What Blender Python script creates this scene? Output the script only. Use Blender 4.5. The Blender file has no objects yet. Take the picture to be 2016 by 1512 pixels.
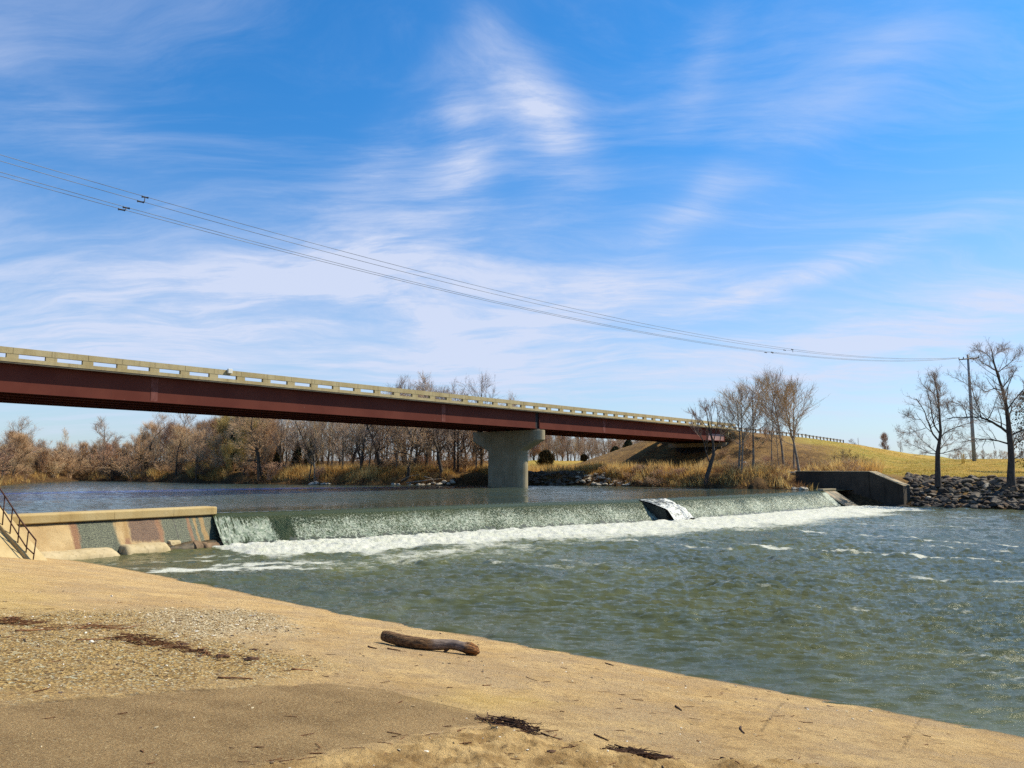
import bpy, math, random
import numpy as np
from mathutils import Vector, Matrix

C = bpy.context.scene
COL = C.collection
R = math.radians
# ------------------------------------------------------------------ camera
F_PX, HOR, CZ = 1550.0, 920.0, 4.0            # focal length in photo pixels (2016 wide), horizon row, eye height over the tailwater
PITCH = math.atan((HOR - 756.0) / F_PX)
cam_d = bpy.data.cameras.new('camera')
cam = bpy.data.objects.new('camera', cam_d)
COL.objects.link(cam)
cam.location = (0, 0, CZ)
cam.rotation_euler = (R(90) + PITCH, 0, 0)
cam_d.sensor_width = 36.0
cam_d.lens = 36.0 * F_PX / 2016.0
cam_d.clip_start = 0.05
cam_d.clip_end = 9000
C.camera = cam
# ------------------------------------------------------------------ light and exposure
SUN_EL, SUN_AZ = R(47), R(16)                 # azimuth from +X towards +Y
SUN_STRENGTH, SKY_STRENGTH = 5.0, 0.066
C.view_settings.view_transform = 'Standard'
C.view_settings.look = 'None'
C.view_settings.exposure = 0.50
C.view_settings.gamma = 1.0
C.cycles.use_denoising = False
C.cycles.sample_clamp_direct = 1.8
sd = bpy.data.lights.new('sun', 'SUN')
sd.energy = SUN_STRENGTH
sd.angle = R(0.5)
sd.color = (1.0, 0.91, 0.72)
so = bpy.data.objects.new('sun', sd)
COL.objects.link(so)
sdir = Vector((math.cos(SUN_AZ) * math.cos(SUN_EL), math.sin(SUN_AZ) * math.cos(SUN_EL), math.sin(SUN_EL)))
so.rotation_euler = (-sdir).to_track_quat('-Z', 'Y').to_euler()
so.location = sdir * 200


ALB = 1.0                                     # overall scale of the surface colours below


class NB:
    """small helper that writes node trees"""
    def __init__(s, nt):
        s.nt = nt

    def new(s, typ, **k):
        n = s.nt.nodes.new(typ)
        for a, v in k.items():
            setattr(n, a, v)
        return n

    def put(s, sock, v):
        if v is None:
            return
        if isinstance(v, bpy.types.NodeSocket):
            s.nt.links.new(v, sock)
        else:
            if isinstance(v, (tuple, list)) and len(v) == 3 and sock.type == 'RGBA':
                v = tuple(c_ * ALB for c_ in v) + (1,)
            sock.default_value = v

    def m(s, op, a, b=None, c=None, clamp=False):
        n = s.new('ShaderNodeMath', operation=op, use_clamp=clamp)
        s.put(n.inputs[0], a)
        s.put(n.inputs[1], b)
        s.put(n.inputs[2], c)
        return n.outputs[0]

    def v(s, op, a, b=None):
        n = s.new('ShaderNodeVectorMath', operation=op)
        s.put(n.inputs[0], a)
        if b is not None:
            if op == 'SCALE':
                s.put(n.inputs[3], b)
            else:
                s.put(n.inputs[1], b)
        return n.outputs[1] if op in ('DOT_PRODUCT', 'LENGTH') else n.outputs[0]

    def noise(s, vec, scale, detail=4, rough=0.55, dist=0.0):
        n = s.new('ShaderNodeTexNoise')
        s.put(n.inputs['Vector'], vec)
        n.inputs['Scale'].default_value = scale
        n.inputs['Detail'].default_value = detail
        n.inputs['Roughness'].default_value = rough
        n.inputs['Distortion'].default_value = dist
        return n.outputs[0]

    def vor(s, vec, scale, feature='F1', out='Distance'):
        n = s.new('ShaderNodeTexVoronoi', feature=feature)
        s.put(n.inputs['Vector'], vec)
        n.inputs['Scale'].default_value = scale
        return n.outputs[out]

    def step(s, x, a, b, lo=0.0, hi=1.0):
        n = s.new('ShaderNodeMapRange', interpolation_type='SMOOTHSTEP')
        s.put(n.inputs[0], x)
        n.inputs[1].default_value = a
        n.inputs[2].default_value = b
        n.inputs[3].default_value = lo
        n.inputs[4].default_value = hi
        return n.outputs[0]

    def mix(s, f, a, b, blend='MIX'):
        n = s.new('ShaderNodeMix', data_type='RGBA', blend_type=blend)
        s.put(n.inputs[0], f)
        s.put(n.inputs[6], a)
        s.put(n.inputs[7], b)
        return n.outputs[2]

    def map(s, vec, loc=(0, 0, 0), rot=(0, 0, 0), scale=(1, 1, 1)):
        n = s.new('ShaderNodeMapping')
        s.put(n.inputs[0], vec)
        n.inputs[1].default_value = loc
        n.inputs[2].default_value = rot
        n.inputs[3].default_value = scale
        return n.outputs[0]

    def attr(s, name, out=2):
        n = s.new('ShaderNodeAttribute', attribute_name=name)
        return n.outputs[out]

    def obj(s):
        return s.new('ShaderNodeTexCoord').outputs['Object']

    def geo_pos(s):
        return s.new('ShaderNodeNewGeometry').outputs['Position']

    def bump(s, h, strength=0.5, dist=0.05, normal=None):
        n = s.new('ShaderNodeBump')
        n.inputs['Strength'].default_value = strength
        n.inputs['Distance'].default_value = dist
        s.put(n.inputs['Height'], h)
        if normal is not None:
            s.put(n.inputs['Normal'], normal)
        return n.outputs[0]


# ------------------------------------------------------------------ world: sky with thin cirrus
W = bpy.data.worlds.new('World')
C.world = W
W.use_nodes = True
wn = W.node_tree
wn.nodes.clear()
b = NB(wn)
sky = b.new('ShaderNodeTexSky', sky_type='NISHITA')
sky.sun_disc = False
sky.sun_elevation = SUN_EL
sky.sun_rotation = R(90) - SUN_AZ
sky.air_density = 1.0
sky.dust_density = 0.6
sky.ozone_density = 3.0
hs = b.new('ShaderNodeHueSaturation')
hs.inputs['Saturation'].default_value = 1.15
hs.inputs['Value'].default_value = 1.0
b.put(hs.inputs['Color'], sky.outputs[0])
dirv = b.v('NORMALIZE', b.new('ShaderNodeTexCoord').outputs['Generated'])
sx = b.new('ShaderNodeSeparateXYZ')
b.put(sx.inputs[0], dirv)
dx, dy, dz = sx.outputs
az = b.m('ARCTAN2', dx, dy)
el = b.m('ARCSINE', dz)


def px_dir(px, py):
    """world direction through a pixel of the photograph"""
    v = Vector(((px - 1008) / F_PX, (756 - py) / F_PX, -1))
    return Matrix.Rotation(R(90) + PITCH, 3, 'X') @ v


def lobe(px, py, half_l, half_w, ang):
    """soft elongated patch of cloud in the sky; angles in degrees"""
    d = px_dir(px, py).normalized()
    a0, e0 = math.atan2(d.x, d.y), math.asin(d.z)
    ca, sa = math.cos(R(ang)), math.sin(R(ang))
    u = b.m('SUBTRACT', az, a0)
    u = b.m('MULTIPLY', u, math.cos(e0))
    w = b.m('SUBTRACT', el, e0)
    a_ = b.m('MULTIPLY_ADD', u, ca / R(half_l), b.m('MULTIPLY', w, sa / R(half_l)))
    b_ = b.m('MULTIPLY_ADD', u, -sa / R(half_w), b.m('MULTIPLY', w, ca / R(half_w)))
    r2 = b.m('MULTIPLY_ADD', a_, a_, b.m('MULTIPLY', b_, b_))
    return b.m('EXPONENT', b.m('MULTIPLY', r2, -1.0))


zc = b.m('ADD', b.m('MAXIMUM', dz, 0.0), 0.16)
cv = b.new('ShaderNodeCombineXYZ')
b.put(cv.inputs[0], b.m('DIVIDE', dx, zc))
b.put(cv.inputs[1], b.m('DIVIDE', dy, zc))
plane = cv.outputs[0]
warp = b.new('ShaderNodeTexNoise')
b.put(warp.inputs['Vector'], plane)
warp.inputs['Scale'].default_value = 0.7
warp.inputs['Detail'].default_value = 3
wv = b.v('SCALE', b.v('SUBTRACT', warp.outputs[1], (0.5, 0.5, 0.5)), 1.1)
pw = b.v('ADD', plane, wv)
soft = b.noise(b.map(pw, (3.1, 1.7, 0), (0, 0, R(-28)), (0.55, 1.0, 1)), 0.9, 7, 0.55)
fib = b.noise(b.map(pw, (0.4, 5.2, 0), (0, 0, R(-35)), (0.6, 1.9, 1)), 2.0, 12, 0.66)
fib2 = b.noise(b.map(pw, (7.4, 1.2, 0), (0, 0, R(62)), (0.5, 2.1, 1)), 1.9, 12, 0.66)
wisps = b.m('MULTIPLY', b.step(fib, 0.40, 0.72), b.step(soft, 0.34, 0.60))
wisps2 = b.m('MULTIPLY', b.step(fib2, 0.42, 0.72), b.step(soft, 0.66, 0.42))
lob = None
for (px, py, hl, hw, ang, k) in [
        (1085, 235, 3.4, 1.7, 125, 1.05), (985, 130, 5.5, 2.0, 110, 0.50), (905, 215, 3.6, 1.7, 95, 0.50),
        (900, 370, 4.5, 2.0, 60, 0.40), (1530, 560, 9.5, 0.95, 15, 0.85), (1190, 590, 7.0, 1.4, 10, 0.75),
        (870, 650, 6.0, 1.3, -30, 0.60), (640, 510, 9.0, 3.4, 20, 0.56), (250, 600, 13.0, 3.6, 5, 0.52), (840, 560, 8, 3.0, 10, 0.48), (180, 700, 12, 1.5, -3, 0.35),
        (1030, 730, 13.0, 2.2, 0, 0.62), (1680, 150, 10.0, 2.0, 33, 0.18), (150, 230, 10.0, 2.4, -35, 0.16),
        (1370, 400, 5.0, 1.2, 50, 0.30), (1040, 600, 10, 3.0, 5, 0.45), (480, 640, 10, 2.4, 0, 0.32), (760, 300, 7, 1.6, 55, 0.30), (1300, 470, 9, 1.3, 30, 0.30), (1880, 620, 9, 2.4, 8, 0.50), (1600, 700, 12, 2.6, 0, 0.42), (1400, 90, 5, 1.3, 70, 0.26), (760, 450, 6.5, 2.0, 40, 0.34)]:
    t = b.m('MULTIPLY', lobe(px, py, hl, hw, ang), k)
    lob = t if lob is None else b.m('ADD', lob, t)
tex = b.m('MULTIPLY_ADD', b.step(fib, 0.34, 0.70), 0.55, b.m('MULTIPLY', b.step(fib2, 0.36, 0.68), 0.60))
tex = b.m('MULTIPLY', b.m('ADD', tex, 0.16), b.step(b.noise(b.map(pw, (2.2, 8.1, 0), (0, 0, R(20)), (1, 1.5, 1)), 4.2, 10, 0.68), 0.28, 0.70, 0.62, 1.10))
cl = b.m('MULTIPLY', lob, tex)
cl = b.m('MULTIPLY_ADD', wisps, 0.24, cl)
cl = b.m('MULTIPLY_ADD', wisps2, 0.22, cl)
low = b.step(el, R(24), R(0))
cl = b.m('MULTIPLY_ADD', low, b.m('MULTIPLY_ADD', soft, 0.45, 0.20), cl)
cl = b.m('MULTIPLY', cl, 0.98, clamp=True)
cl = b.m('MINIMUM', cl, 0.9)
SKYC = b.mix(1.0, hs.outputs[0], b.mix(b.step(el, R(30), R(1)), (0.56, 1.52, 2.00), (1.10, 1.42, 1.66)), 'MULTIPLY')
CLOUD = (7.4, 8.1, 10.1)
skycol = b.mix(cl, SKYC, CLOUD)
bg = b.new('ShaderNodeBackground')
b.put(bg.inputs[0], skycol)
bg.inputs[1].default_value = SKY_STRENGTH
wo = b.new('ShaderNodeOutputWorld')
wn.links.new(bg.outputs[0], wo.inputs[0])

ALB = 0.83
# ------------------------------------------------------------------ geometry helpers
def P(px, py, z):
    """point where the line of sight through a photo pixel meets height z"""
    d = px_dir(px, py)
    t = (z - CZ) / d.z
    return Vector((d.x * t, d.y * t, z))


def PY(px, py, Y):
    """point on the line of sight at distance Y ahead"""
    d = px_dir(px, py)
    t = Y / d.y
    return Vector((d.x * t, Y, CZ + d.z * t))


def XofPX(px, Y, z=4.0):
    d = px_dir(px, HOR)
    return d.x / d.y * Y


def tag(o, label=None, cat=None, group=None, kind=None):
    if label:
        o['label'] = label
    if cat:
        o['category'] = cat
    if group:
        o['group'] = group
    if kind:
        o['kind'] = kind
    return o


def empty(name, loc=(0, 0, 0), rz=0.0):
    o = bpy.data.objects.new(name, None)
    o.empty_display_size = 0.3
    COL.objects.link(o)
    o.location = loc
    o.rotation_euler = (0, 0, rz)
    return o


def mesh_np(name, V, Fc, mat, smooth=False):
    """V (n,3) array, Fc (m,k) int array, k = 3 or 4"""
    V = np.ascontiguousarray(V, dtype=np.float32)
    Fc = np.ascontiguousarray(Fc, dtype=np.int32)
    me = bpy.data.meshes.new(name)
    me.vertices.add(len(V))
    me.vertices.foreach_set('co', V.ravel())
    m, k = Fc.shape
    me.loops.add(m * k)
    me.loops.foreach_set('vertex_index', Fc.ravel())
    me.polygons.add(m)
    me.polygons.foreach_set('loop_start', np.arange(0, m * k, k, dtype=np.int32))
    me.update(calc_edges=True)
    me.polygons.foreach_set('use_smooth', np.full(m, smooth))
    if mat:
        me.materials.append(mat)
    return me


def link(name, me, parent=None):
    o = bpy.data.objects.new(name, me)
    COL.objects.link(o)
    if parent:
        o.parent = parent
    return o


def set_attr(me, name, arr):
    a = me.attributes.new(name, 'FLOAT', 'POINT')
    a.data.foreach_set('value', np.ascontiguousarray(arr, dtype=np.float32))


class MB:
    """collects shapes into one mesh"""
    def __init__(s):
        s.v = []
        s.f = []

    def add(s, vs, fs):
        o = len(s.v)
        s.v += [tuple(p) for p in vs]
        s.f += [tuple(i + o for i in f) for f in fs]

    def hexa(s, p):
        """eight corners: bottom loop of four then top loop of four"""
        s.add(p, [(0, 3, 2, 1), (4, 5, 6, 7), (0, 1, 5, 4), (1, 2, 6, 5), (2, 3, 7, 6), (3, 0, 4, 7)])

    def box(s, c, ex, ey, ez):
        """box around centre c with half-extent vectors"""
        c, ex, ey, ez = Vector(c), Vector(ex), Vector(ey), Vector(ez)
        s.hexa([c - ex - ey - ez, c + ex - ey - ez, c + ex + ey - ez, c - ex + ey - ez,
                c - ex - ey + ez, c + ex - ey + ez, c + ex + ey + ez, c - ex + ey + ez])

    def tube(s, pts, rad, sides=6, cap=True):
        n = len(pts)
        o = len(s.v)
        pts = [Vector(p) for p in pts]
        if not hasattr(rad, '__len__'):
            rad = [rad] * n
        d0 = (pts[1] - pts[0]).normalized()
        a = d0.orthogonal().normalized()
        for i in range(n):
            d = (pts[min(i + 1, n - 1)] - pts[max(i - 1, 0)])
            if d.length < 1e-9:
                d = d0
            d = d.normalized()
            a = (a - d * a.dot(d))
            a = a.normalized() if a.length > 1e-6 else d.orthogonal().normalized()
            c = d.cross(a)
            for k in range(sides):
                t = 2 * math.pi * k / sides
                q = pts[i] + (a * math.cos(t) + c * math.sin(t)) * rad[i]
                s.v.append((q.x, q.y, q.z))
        for i in range(n - 1):
            for k in range(sides):
                k2 = (k + 1) % sides
                s.f.append((o + i * sides + k, o + i * sides + k2, o + (i + 1) * sides + k2, o + (i + 1) * sides + k))
        if cap:
            s.f.append(tuple(o + k for k in reversed(range(sides))))
            s.f.append(tuple(o + (n - 1) * sides + k for k in range(sides)))

    def mesh(s, name, mat, smooth=False):
        me = bpy.data.meshes.new(name)
        me.from_pydata(s.v, [], s.f)
        me.update()
        if smooth:
            me.polygons.foreach_set('use_smooth', np.full(len(me.polygons), True))
        if mat:
            me.materials.append(mat)
        return me

    def build(s, name, mat, parent=None, smooth=False):
        return link(name, s.mesh(name, mat, smooth), parent)


def bevel(o, w=0.03, seg=2):
    md = o.modifiers.new('edge', 'BEVEL')
    md.width = w
    md.segments = seg
    md.limit_method = 'ANGLE'
    return o


# numpy noise -------------------------------------------------------
def vnoise(x, y, seed=0):
    xi, yi = np.floor(x).astype(np.int64), np.floor(y).astype(np.int64)
    xf, yf = x - xi, y - yi
    u, v = xf * xf * (3 - 2 * xf), yf * yf * (3 - 2 * yf)

    def h(i, j):
        n = (i * 374761393 + j * 668265263 + seed * 1442695041) & 0xFFFFFFFF
        n = ((n ^ (n >> 13)) * 1274126177) & 0xFFFFFFFF
        n = n ^ (n >> 16)
        return (n & 0xFFFF) / 65535.0
    return (h(xi, yi) * (1 - u) + h(xi + 1, yi) * u) * (1 - v) + (h(xi, yi + 1) * (1 - u) + h(xi + 1, yi + 1) * u) * v


def fbm(x, y, seed=0, octv=4, gain=0.5):
    s, a, t = 0, 1.0, 0
    for k in range(octv):
        s = s + a * vnoise(x * 2 ** k + 17.3 * k, y * 2 ** k - 9.1 * k, seed + k)
        t += a
        a *= gain
    return s / t


def sst(x, a, b_):
    t = np.clip((x - a) / (b_ - a), 0, 1)
    return t * t * (3 - 2 * t)


def seg_dist(X, Y, pts):
    best = np.full(np.shape(X), 1e9)
    for (ax, ay), (bx, by) in zip(pts[:-1], pts[1:]):
        ex, ey = bx - ax, by - ay
        t = np.clip(((X - ax) * ex + (Y - ay) * ey) / (ex * ex + ey * ey), 0, 1)
        best = np.minimum(best, np.hypot(X - ax - t * ex, Y - ay - t * ey))
    return best


def in_poly(X, Y, pts):
    c = np.zeros(np.shape(X), bool)
    n = len(pts)
    for i in range(n):
        (x1, y1), (x2, y2) = pts[i], pts[(i + 1) % n]
        if y1 == y2:
            continue
        k = ((y1 > Y) != (y2 > Y)) & (X < (x2 - x1) * (Y - y1) / (y2 - y1) + x1)
        c ^= k
    return c


def sdist_poly(X, Y, pts):
    """signed distance to a polygon, positive inside"""
    d = seg_dist(X, Y, list(pts) + [pts[0]])
    return np.where(in_poly(X, Y, pts), d, -d)


def xy(v):
    return (v.x, v.y)


def grid_faces(nr, nc):
    i = np.arange(nr - 1)[:, None] * nc + np.arange(nc - 1)[None, :]
    return np.stack([i, i + 1, i + nc + 1, i + nc], -1).reshape(-1, 4)


def polar(rs, azs):
    Rr, A = np.meshgrid(rs, azs, indexing='ij')
    return Rr * np.sin(A), Rr * np.cos(A)


def compact(V, Fc):
    used = np.unique(Fc)
    mp = np.full(len(V), -1)
    mp[used] = np.arange(len(used))
    return V[used], mp[Fc], used


# ------------------------------------------------------------------ materials
def material(name):
    m = bpy.data.materials.new(name)
    m.use_nodes = True
    nt = m.node_tree
    nt.nodes.clear()
    bb = NB(nt)
    bs = bb.new('ShaderNodeBsdfPrincipled')
    out = bb.new('ShaderNodeOutputMaterial')
    nt.links.new(bs.outputs[0], out.inputs[0])
    return m, bb, bs, out


def simple(name, col, col2=None, scale=2.0, rough=0.8, bump=0.0, bscale=20.0, stretch=(1, 1, 1), spec=0.3, metal=0.0, lo=0.35, hi=0.65, detail=6):
    m, n, bs, _ = material(name)
    co = n.map(n.obj(), scale=stretch)
    if col2:
        n.put(bs.inputs['Base Color'], n.mix(n.step(n.noise(co, scale, detail, 0.6), lo, hi), col, col2))
    else:
        n.put(bs.inputs['Base Color'], col)
    bs.inputs['Roughness'].default_value = rough
    bs.inputs['Specular IOR Level'].default_value = spec
    bs.inputs['Metallic'].default_value = metal
    if bump:
        n.put(bs.inputs['Normal'], n.bump(n.noise(co, bscale, 5, 0.6), bump, 0.03))
    return m


def concrete(name, c1, c2, stain, rough=0.9, streak=0.5, scale=1.0):
    """weathered concrete with blotches, vertical run-off streaks and pores"""
    m, n, bs, _ = material(name)
    co = n.geo_pos()
    blot = n.noise(co, 0.7 * scale, 7, 0.62)
    colr = n.mix(n.step(blot, 0.32, 0.68), c1, c2)
    run = n.noise(n.map(co, scale=(2.6, 2.6, 0.18)), 1.4 * scale, 6, 0.6)
    colr = n.mix(n.m('MULTIPLY', n.step(run, 0.50, 0.74), streak), colr, stain)
    pores = n.noise(co, 26, 4, 0.7)
    colr = n.mix(n.step(pores, 0.60, 0.74, 0, 0.35), colr, stain)
    n.put(bs.inputs['Base Color'], colr)
    bs.inputs['Roughness'].default_value = rough
    bs.inputs['Specular IOR Level'].default_value = 0.25
    n.put(bs.inputs['Normal'], n.bump(n.noise(co, 14, 6, 0.65), 0.35, 0.03))
    return m


M = {}
M['parapet'] = concrete('parapet_concrete', (0.40, 0.31, 0.15), (0.50, 0.41, 0.23), (0.22, 0.16, 0.08), streak=0.5)
M['pier'] = concrete('pier_concrete', (0.32, 0.265, 0.165), (0.40, 0.340, 0.23), (0.19, 0.155, 0.095), streak=0.55)
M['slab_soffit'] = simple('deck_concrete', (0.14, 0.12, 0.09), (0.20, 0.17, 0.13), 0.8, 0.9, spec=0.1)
M['asphalt'] = simple('asphalt', (0.05, 0.05, 0.05), (0.07, 0.068, 0.065), 3, 0.9)
M['girder'] = None


def make_girder_mat():
    m, n, bs, _ = material('rust_red_paint')
    co = n.geo_pos()
    c = n.mix(n.step(n.noise(co, 0.35, 6, 0.6), 0.35, 0.66), (0.125, 0.034, 0.024), (0.152, 0.044, 0.030))
    run = n.noise(n.map(co, scale=(3, 3, 0.15)), 1.6, 5, 0.6)
    c = n.mix(n.step(run, 0.56, 0.74, 0, 0.35), c, (0.10, 0.035, 0.028))
    spk = n.vor(co, 1.1)
    c = n.mix(n.step(spk, 0.055, 0.03, 0, 0.55), c, (0.30, 0.20, 0.17))
    n.put(bs.inputs['Base Color'], c)
    bs.inputs['Roughness'].default_value = 0.8
    bs.inputs['Specular IOR Level'].default_value = 0.08
    return m


M['girder'] = make_girder_mat()
M['girder_pale'] = simple('faded_primer_paint', (0.36, 0.20, 0.18), (0.46, 0.30, 0.27), 1.5, 0.7)
M['splice'] = simple('splice_plate_paint', (0.155, 0.046, 0.034), (0.22, 0.085, 0.070), 2.0, 0.8, spec=0.1)
M['box'] = simple('painted_steel_box', (0.80, 0.76, 0.66), (0.68, 0.64, 0.55), 4, 0.5)
M['galv'] = simple('galvanised_steel', (0.46, 0.46, 0.45), (0.56, 0.55, 0.52), 3, 0.45, metal=0.5)
M['weathered_wood'] = simple('weathered_wood', (0.09, 0.07, 0.05), (0.15, 0.12, 0.085), 3, 0.9, 0.3, 12, (4, 4, 0.5))
M['pole'] = simple('grey_steel_pole', (0.20, 0.23, 0.26), (0.26, 0.29, 0.31), 1.5, 0.6)
M['cable'] = simple('aluminium_cable', (0.16, 0.18, 0.21), (0.34, 0.37, 0.41), 0.35, 0.7)
M['damper'] = simple('dark_cast_metal', (0.025, 0.022, 0.025), (0.04, 0.035, 0.035), 5, 0.6)
M['rail_steel'] = simple('rusty_pipe', (0.045, 0.018, 0.012), (0.085, 0.032, 0.018), 6, 0.75)
M['yellow_post'] = simple('yellow_post_paint', (0.65, 0.42, 0.06), (0.70, 0.48, 0.12), 4, 0.6)
M['bark_dark'] = simple('dark_bark', (0.055, 0.043, 0.034), (0.115, 0.092, 0.072), 5, 0.95, 0.4, 10, (2, 2, 0.5))
M['bark_pale'] = simple('pale_bark', (0.324, 0.270, 0.203), (0.162, 0.121, 0.088), 1.6, 0.9)
M['bark_brown'] = simple('brown_bark', (0.10, 0.070, 0.045), (0.17, 0.125, 0.085), 3, 0.95)
M['twig_grey'] = simple('grey_twigs', (0.365, 0.258, 0.182), (0.486, 0.358, 0.258), 0.8, 0.9)
M['twig_tan'] = simple('tan_twigs', (0.513, 0.354, 0.191), (0.641, 0.453, 0.260), 0.7, 0.9)
M['twig_red'] = simple('reddish_twigs', (0.432, 0.250, 0.155), (0.540, 0.331, 0.209), 0.7, 0.9)
M['twig_brown'] = simple('brown_twigs', (0.513, 0.329, 0.177), (0.667, 0.435, 0.247), 0.5, 0.9)
M['twig_olive'] = simple('olive_budding_twigs', (0.459, 0.338, 0.115), (0.581, 0.439, 0.162), 0.6, 0.9)
M['twig_dark'] = simple('dark_twigs', (0.080, 0.056, 0.040), (0.13, 0.092, 0.066), 0.8, 0.9)
M['cedar'] = simple('cedar_foliage', (0.022, 0.030, 0.014), (0.050, 0.052, 0.018), 1.2, 0.9)
M['cedar_rust'] = simple('rusty_cedar_foliage', (0.10, 0.060, 0.015), (0.045, 0.045, 0.015), 1.6, 0.9)
M['rock_grey'] = simple('grey_rock', (0.085, 0.070, 0.055), (0.19, 0.155, 0.115), 1.6, 0.9, 0.6, 9)
M['rock_dark'] = simple('dark_rock', (0.028, 0.023, 0.020), (0.080, 0.064, 0.050), 1.6, 0.9, 0.6, 9)
M['rock_brown'] = simple('brown_rock', (0.10, 0.062, 0.036), (0.21, 0.140, 0.085), 1.5, 0.9, 0.6, 9)
M['rock_pale'] = simple('pale_rock', (0.42, 0.36, 0.27), (0.55, 0.48, 0.38), 1.5, 0.9, 0.5, 9)
M['stick'] = simple('wet_brown_wood', (0.13, 0.052, 0.020), (0.27, 0.125, 0.050), 14, 0.8, 0.4, 60)
M['stick_dark'] = simple('dark_wet_wood', (0.050, 0.023, 0.011), (0.135, 0.064, 0.028), 14, 0.8, 0.4, 60)
M['driftwood'] = simple('bleached_driftwood', (0.30, 0.25, 0.19), (0.40, 0.34, 0.27), 4, 0.9)

# ------------------------------------------------------------------ the river's plan
POOL = 1.60
crest_px = [(413, 1010), (700, 1001.5), (1000, 991), (1250, 983), (1400, 977), (1617, 966.5)]
CREST = [P(x, y, POOL) for x, y in crest_px]
C0, C1 = CREST[0], CREST[-1]
axis = (C1 - C0).normalized()                         # along the weir, to the far right
down = Vector((axis.y, -axis.x, 0))                   # downstream (towards the viewer's right)
BATTER = 2.5
BASE = [c + down * BATTER for c in CREST]
ww_end = P(1780, 997, 0.0)                            # water end of the right wing wall
flow = (down + axis * 0.10).normalized()
apron_end = C1 + axis * 2.6

shore_px = [(150, 1104), (215, 1114), (285, 1127), (400, 1149), (560, 1184), (700, 1211), (850, 1238), (1000, 1262), (1216, 1303), (1450, 1346),
            (1700, 1389), (2016, 1450)]
SHORE = [xy(P(x, y, 0.0)) for x, y in shore_px]
ex = Vector((SHORE[-1][0] - SHORE[-3][0], SHORE[-1][1] - SHORE[-3][1])).normalized()
SHORE += [(SHORE[-1][0] + ex.x * 30, SHORE[-1][1] + ex.y * 30), (SHORE[-1][0] + ex.x * 200, SHORE[-1][1] + ex.y * 200)]
LANDPOLY = [(SHORE[0][0] - axis.x * 0.0, SHORE[0][1])] + SHORE[1:] + [(100, -300), (-300, -300), (-300, -120), (SHORE[0][0] - axis.x * 60, SHORE[0][1] - axis.y * 60 + 1)]
SLOPE = 0.172
WALL_L = P(30, 1013, 1.95)                            # where the low wall runs behind the stair
wdir = (WALL_L - Vector((C0.x, C0.y, 1.95))).normalized()
wdir.z = 0
wdir.normalize()


def ramp_base(X, Y):
    """height of the concrete boat ramp: rises evenly from the shoreline"""
    d = seg_dist(X, Y, SHORE)
    sgn = np.where(in_poly(X, Y, LANDPOLY), 1.0, -1.0)
    d = d * sgn
    z = d * SLOPE
    hi = 2.9
    z = np.where(z > hi - 0.6, hi - 0.6 * np.exp(-(z - hi + 0.6) / 0.6), z)
    return z, d


def ramp_hit(px, py):
    d = px_dir(px, py)
    lo, hi = 1.0, 90.0
    for _ in range(48):
        t = 0.5 * (lo + hi)
        z = float(ramp_base(np.array([d.x * t]), np.array([d.y * t]))[0][0])
        if CZ + d.z * t > z:
            lo = t
        else:
            hi = t
    return (d.x * lo, d.y * lo)


def poly_px(L):
    return [ramp_hit(x, y) for x, y in L]


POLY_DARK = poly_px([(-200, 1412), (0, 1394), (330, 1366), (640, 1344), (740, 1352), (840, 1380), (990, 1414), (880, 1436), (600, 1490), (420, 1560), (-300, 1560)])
POLY_MOUND = poly_px([(300, 1600), (400, 1520), (600, 1484), (760, 1452), (960, 1424), (1080, 1446), (1230, 1478), (1330, 1496), (1700, 1512), (1900, 1600)])
POLY_GRAV = poly_px([(-200, 1215), (0, 1205), (150, 1198), (330, 1200), (470, 1198), (560, 1215), (520, 1240), (470, 1252), (560, 1280), (640, 1305), (640, 1338), (330, 1360), (0, 1388), (-200, 1400)])
POLY_SHELL = poly_px([(290, 1205), (470, 1198), (545, 1215), (580, 1232), (520, 1262), (400, 1262), (300, 1245)])
POLY_SAND = poly_px([(830, 1378), (900, 1358), (1040, 1362), (1120, 1384), (1010, 1412), (940, 1404)])
POLY_SANDL = poly_px([(-200, 1150), (90, 1168), (170, 1200), (110, 1222), (-200, 1230)])
SEAMS = [poly_px([(1497, 1440), (1530, 1396), (1545, 1380)]), poly_px([(1770, 1480), (1815, 1412)]), poly_px([(640, 1344), (840, 1380), (990, 1414)]),
         poly_px([(0, 1137), (120, 1130), (175, 1128), (285, 1127)]), poly_px([(-50, 1397), (330, 1365), (640, 1344)])]


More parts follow.
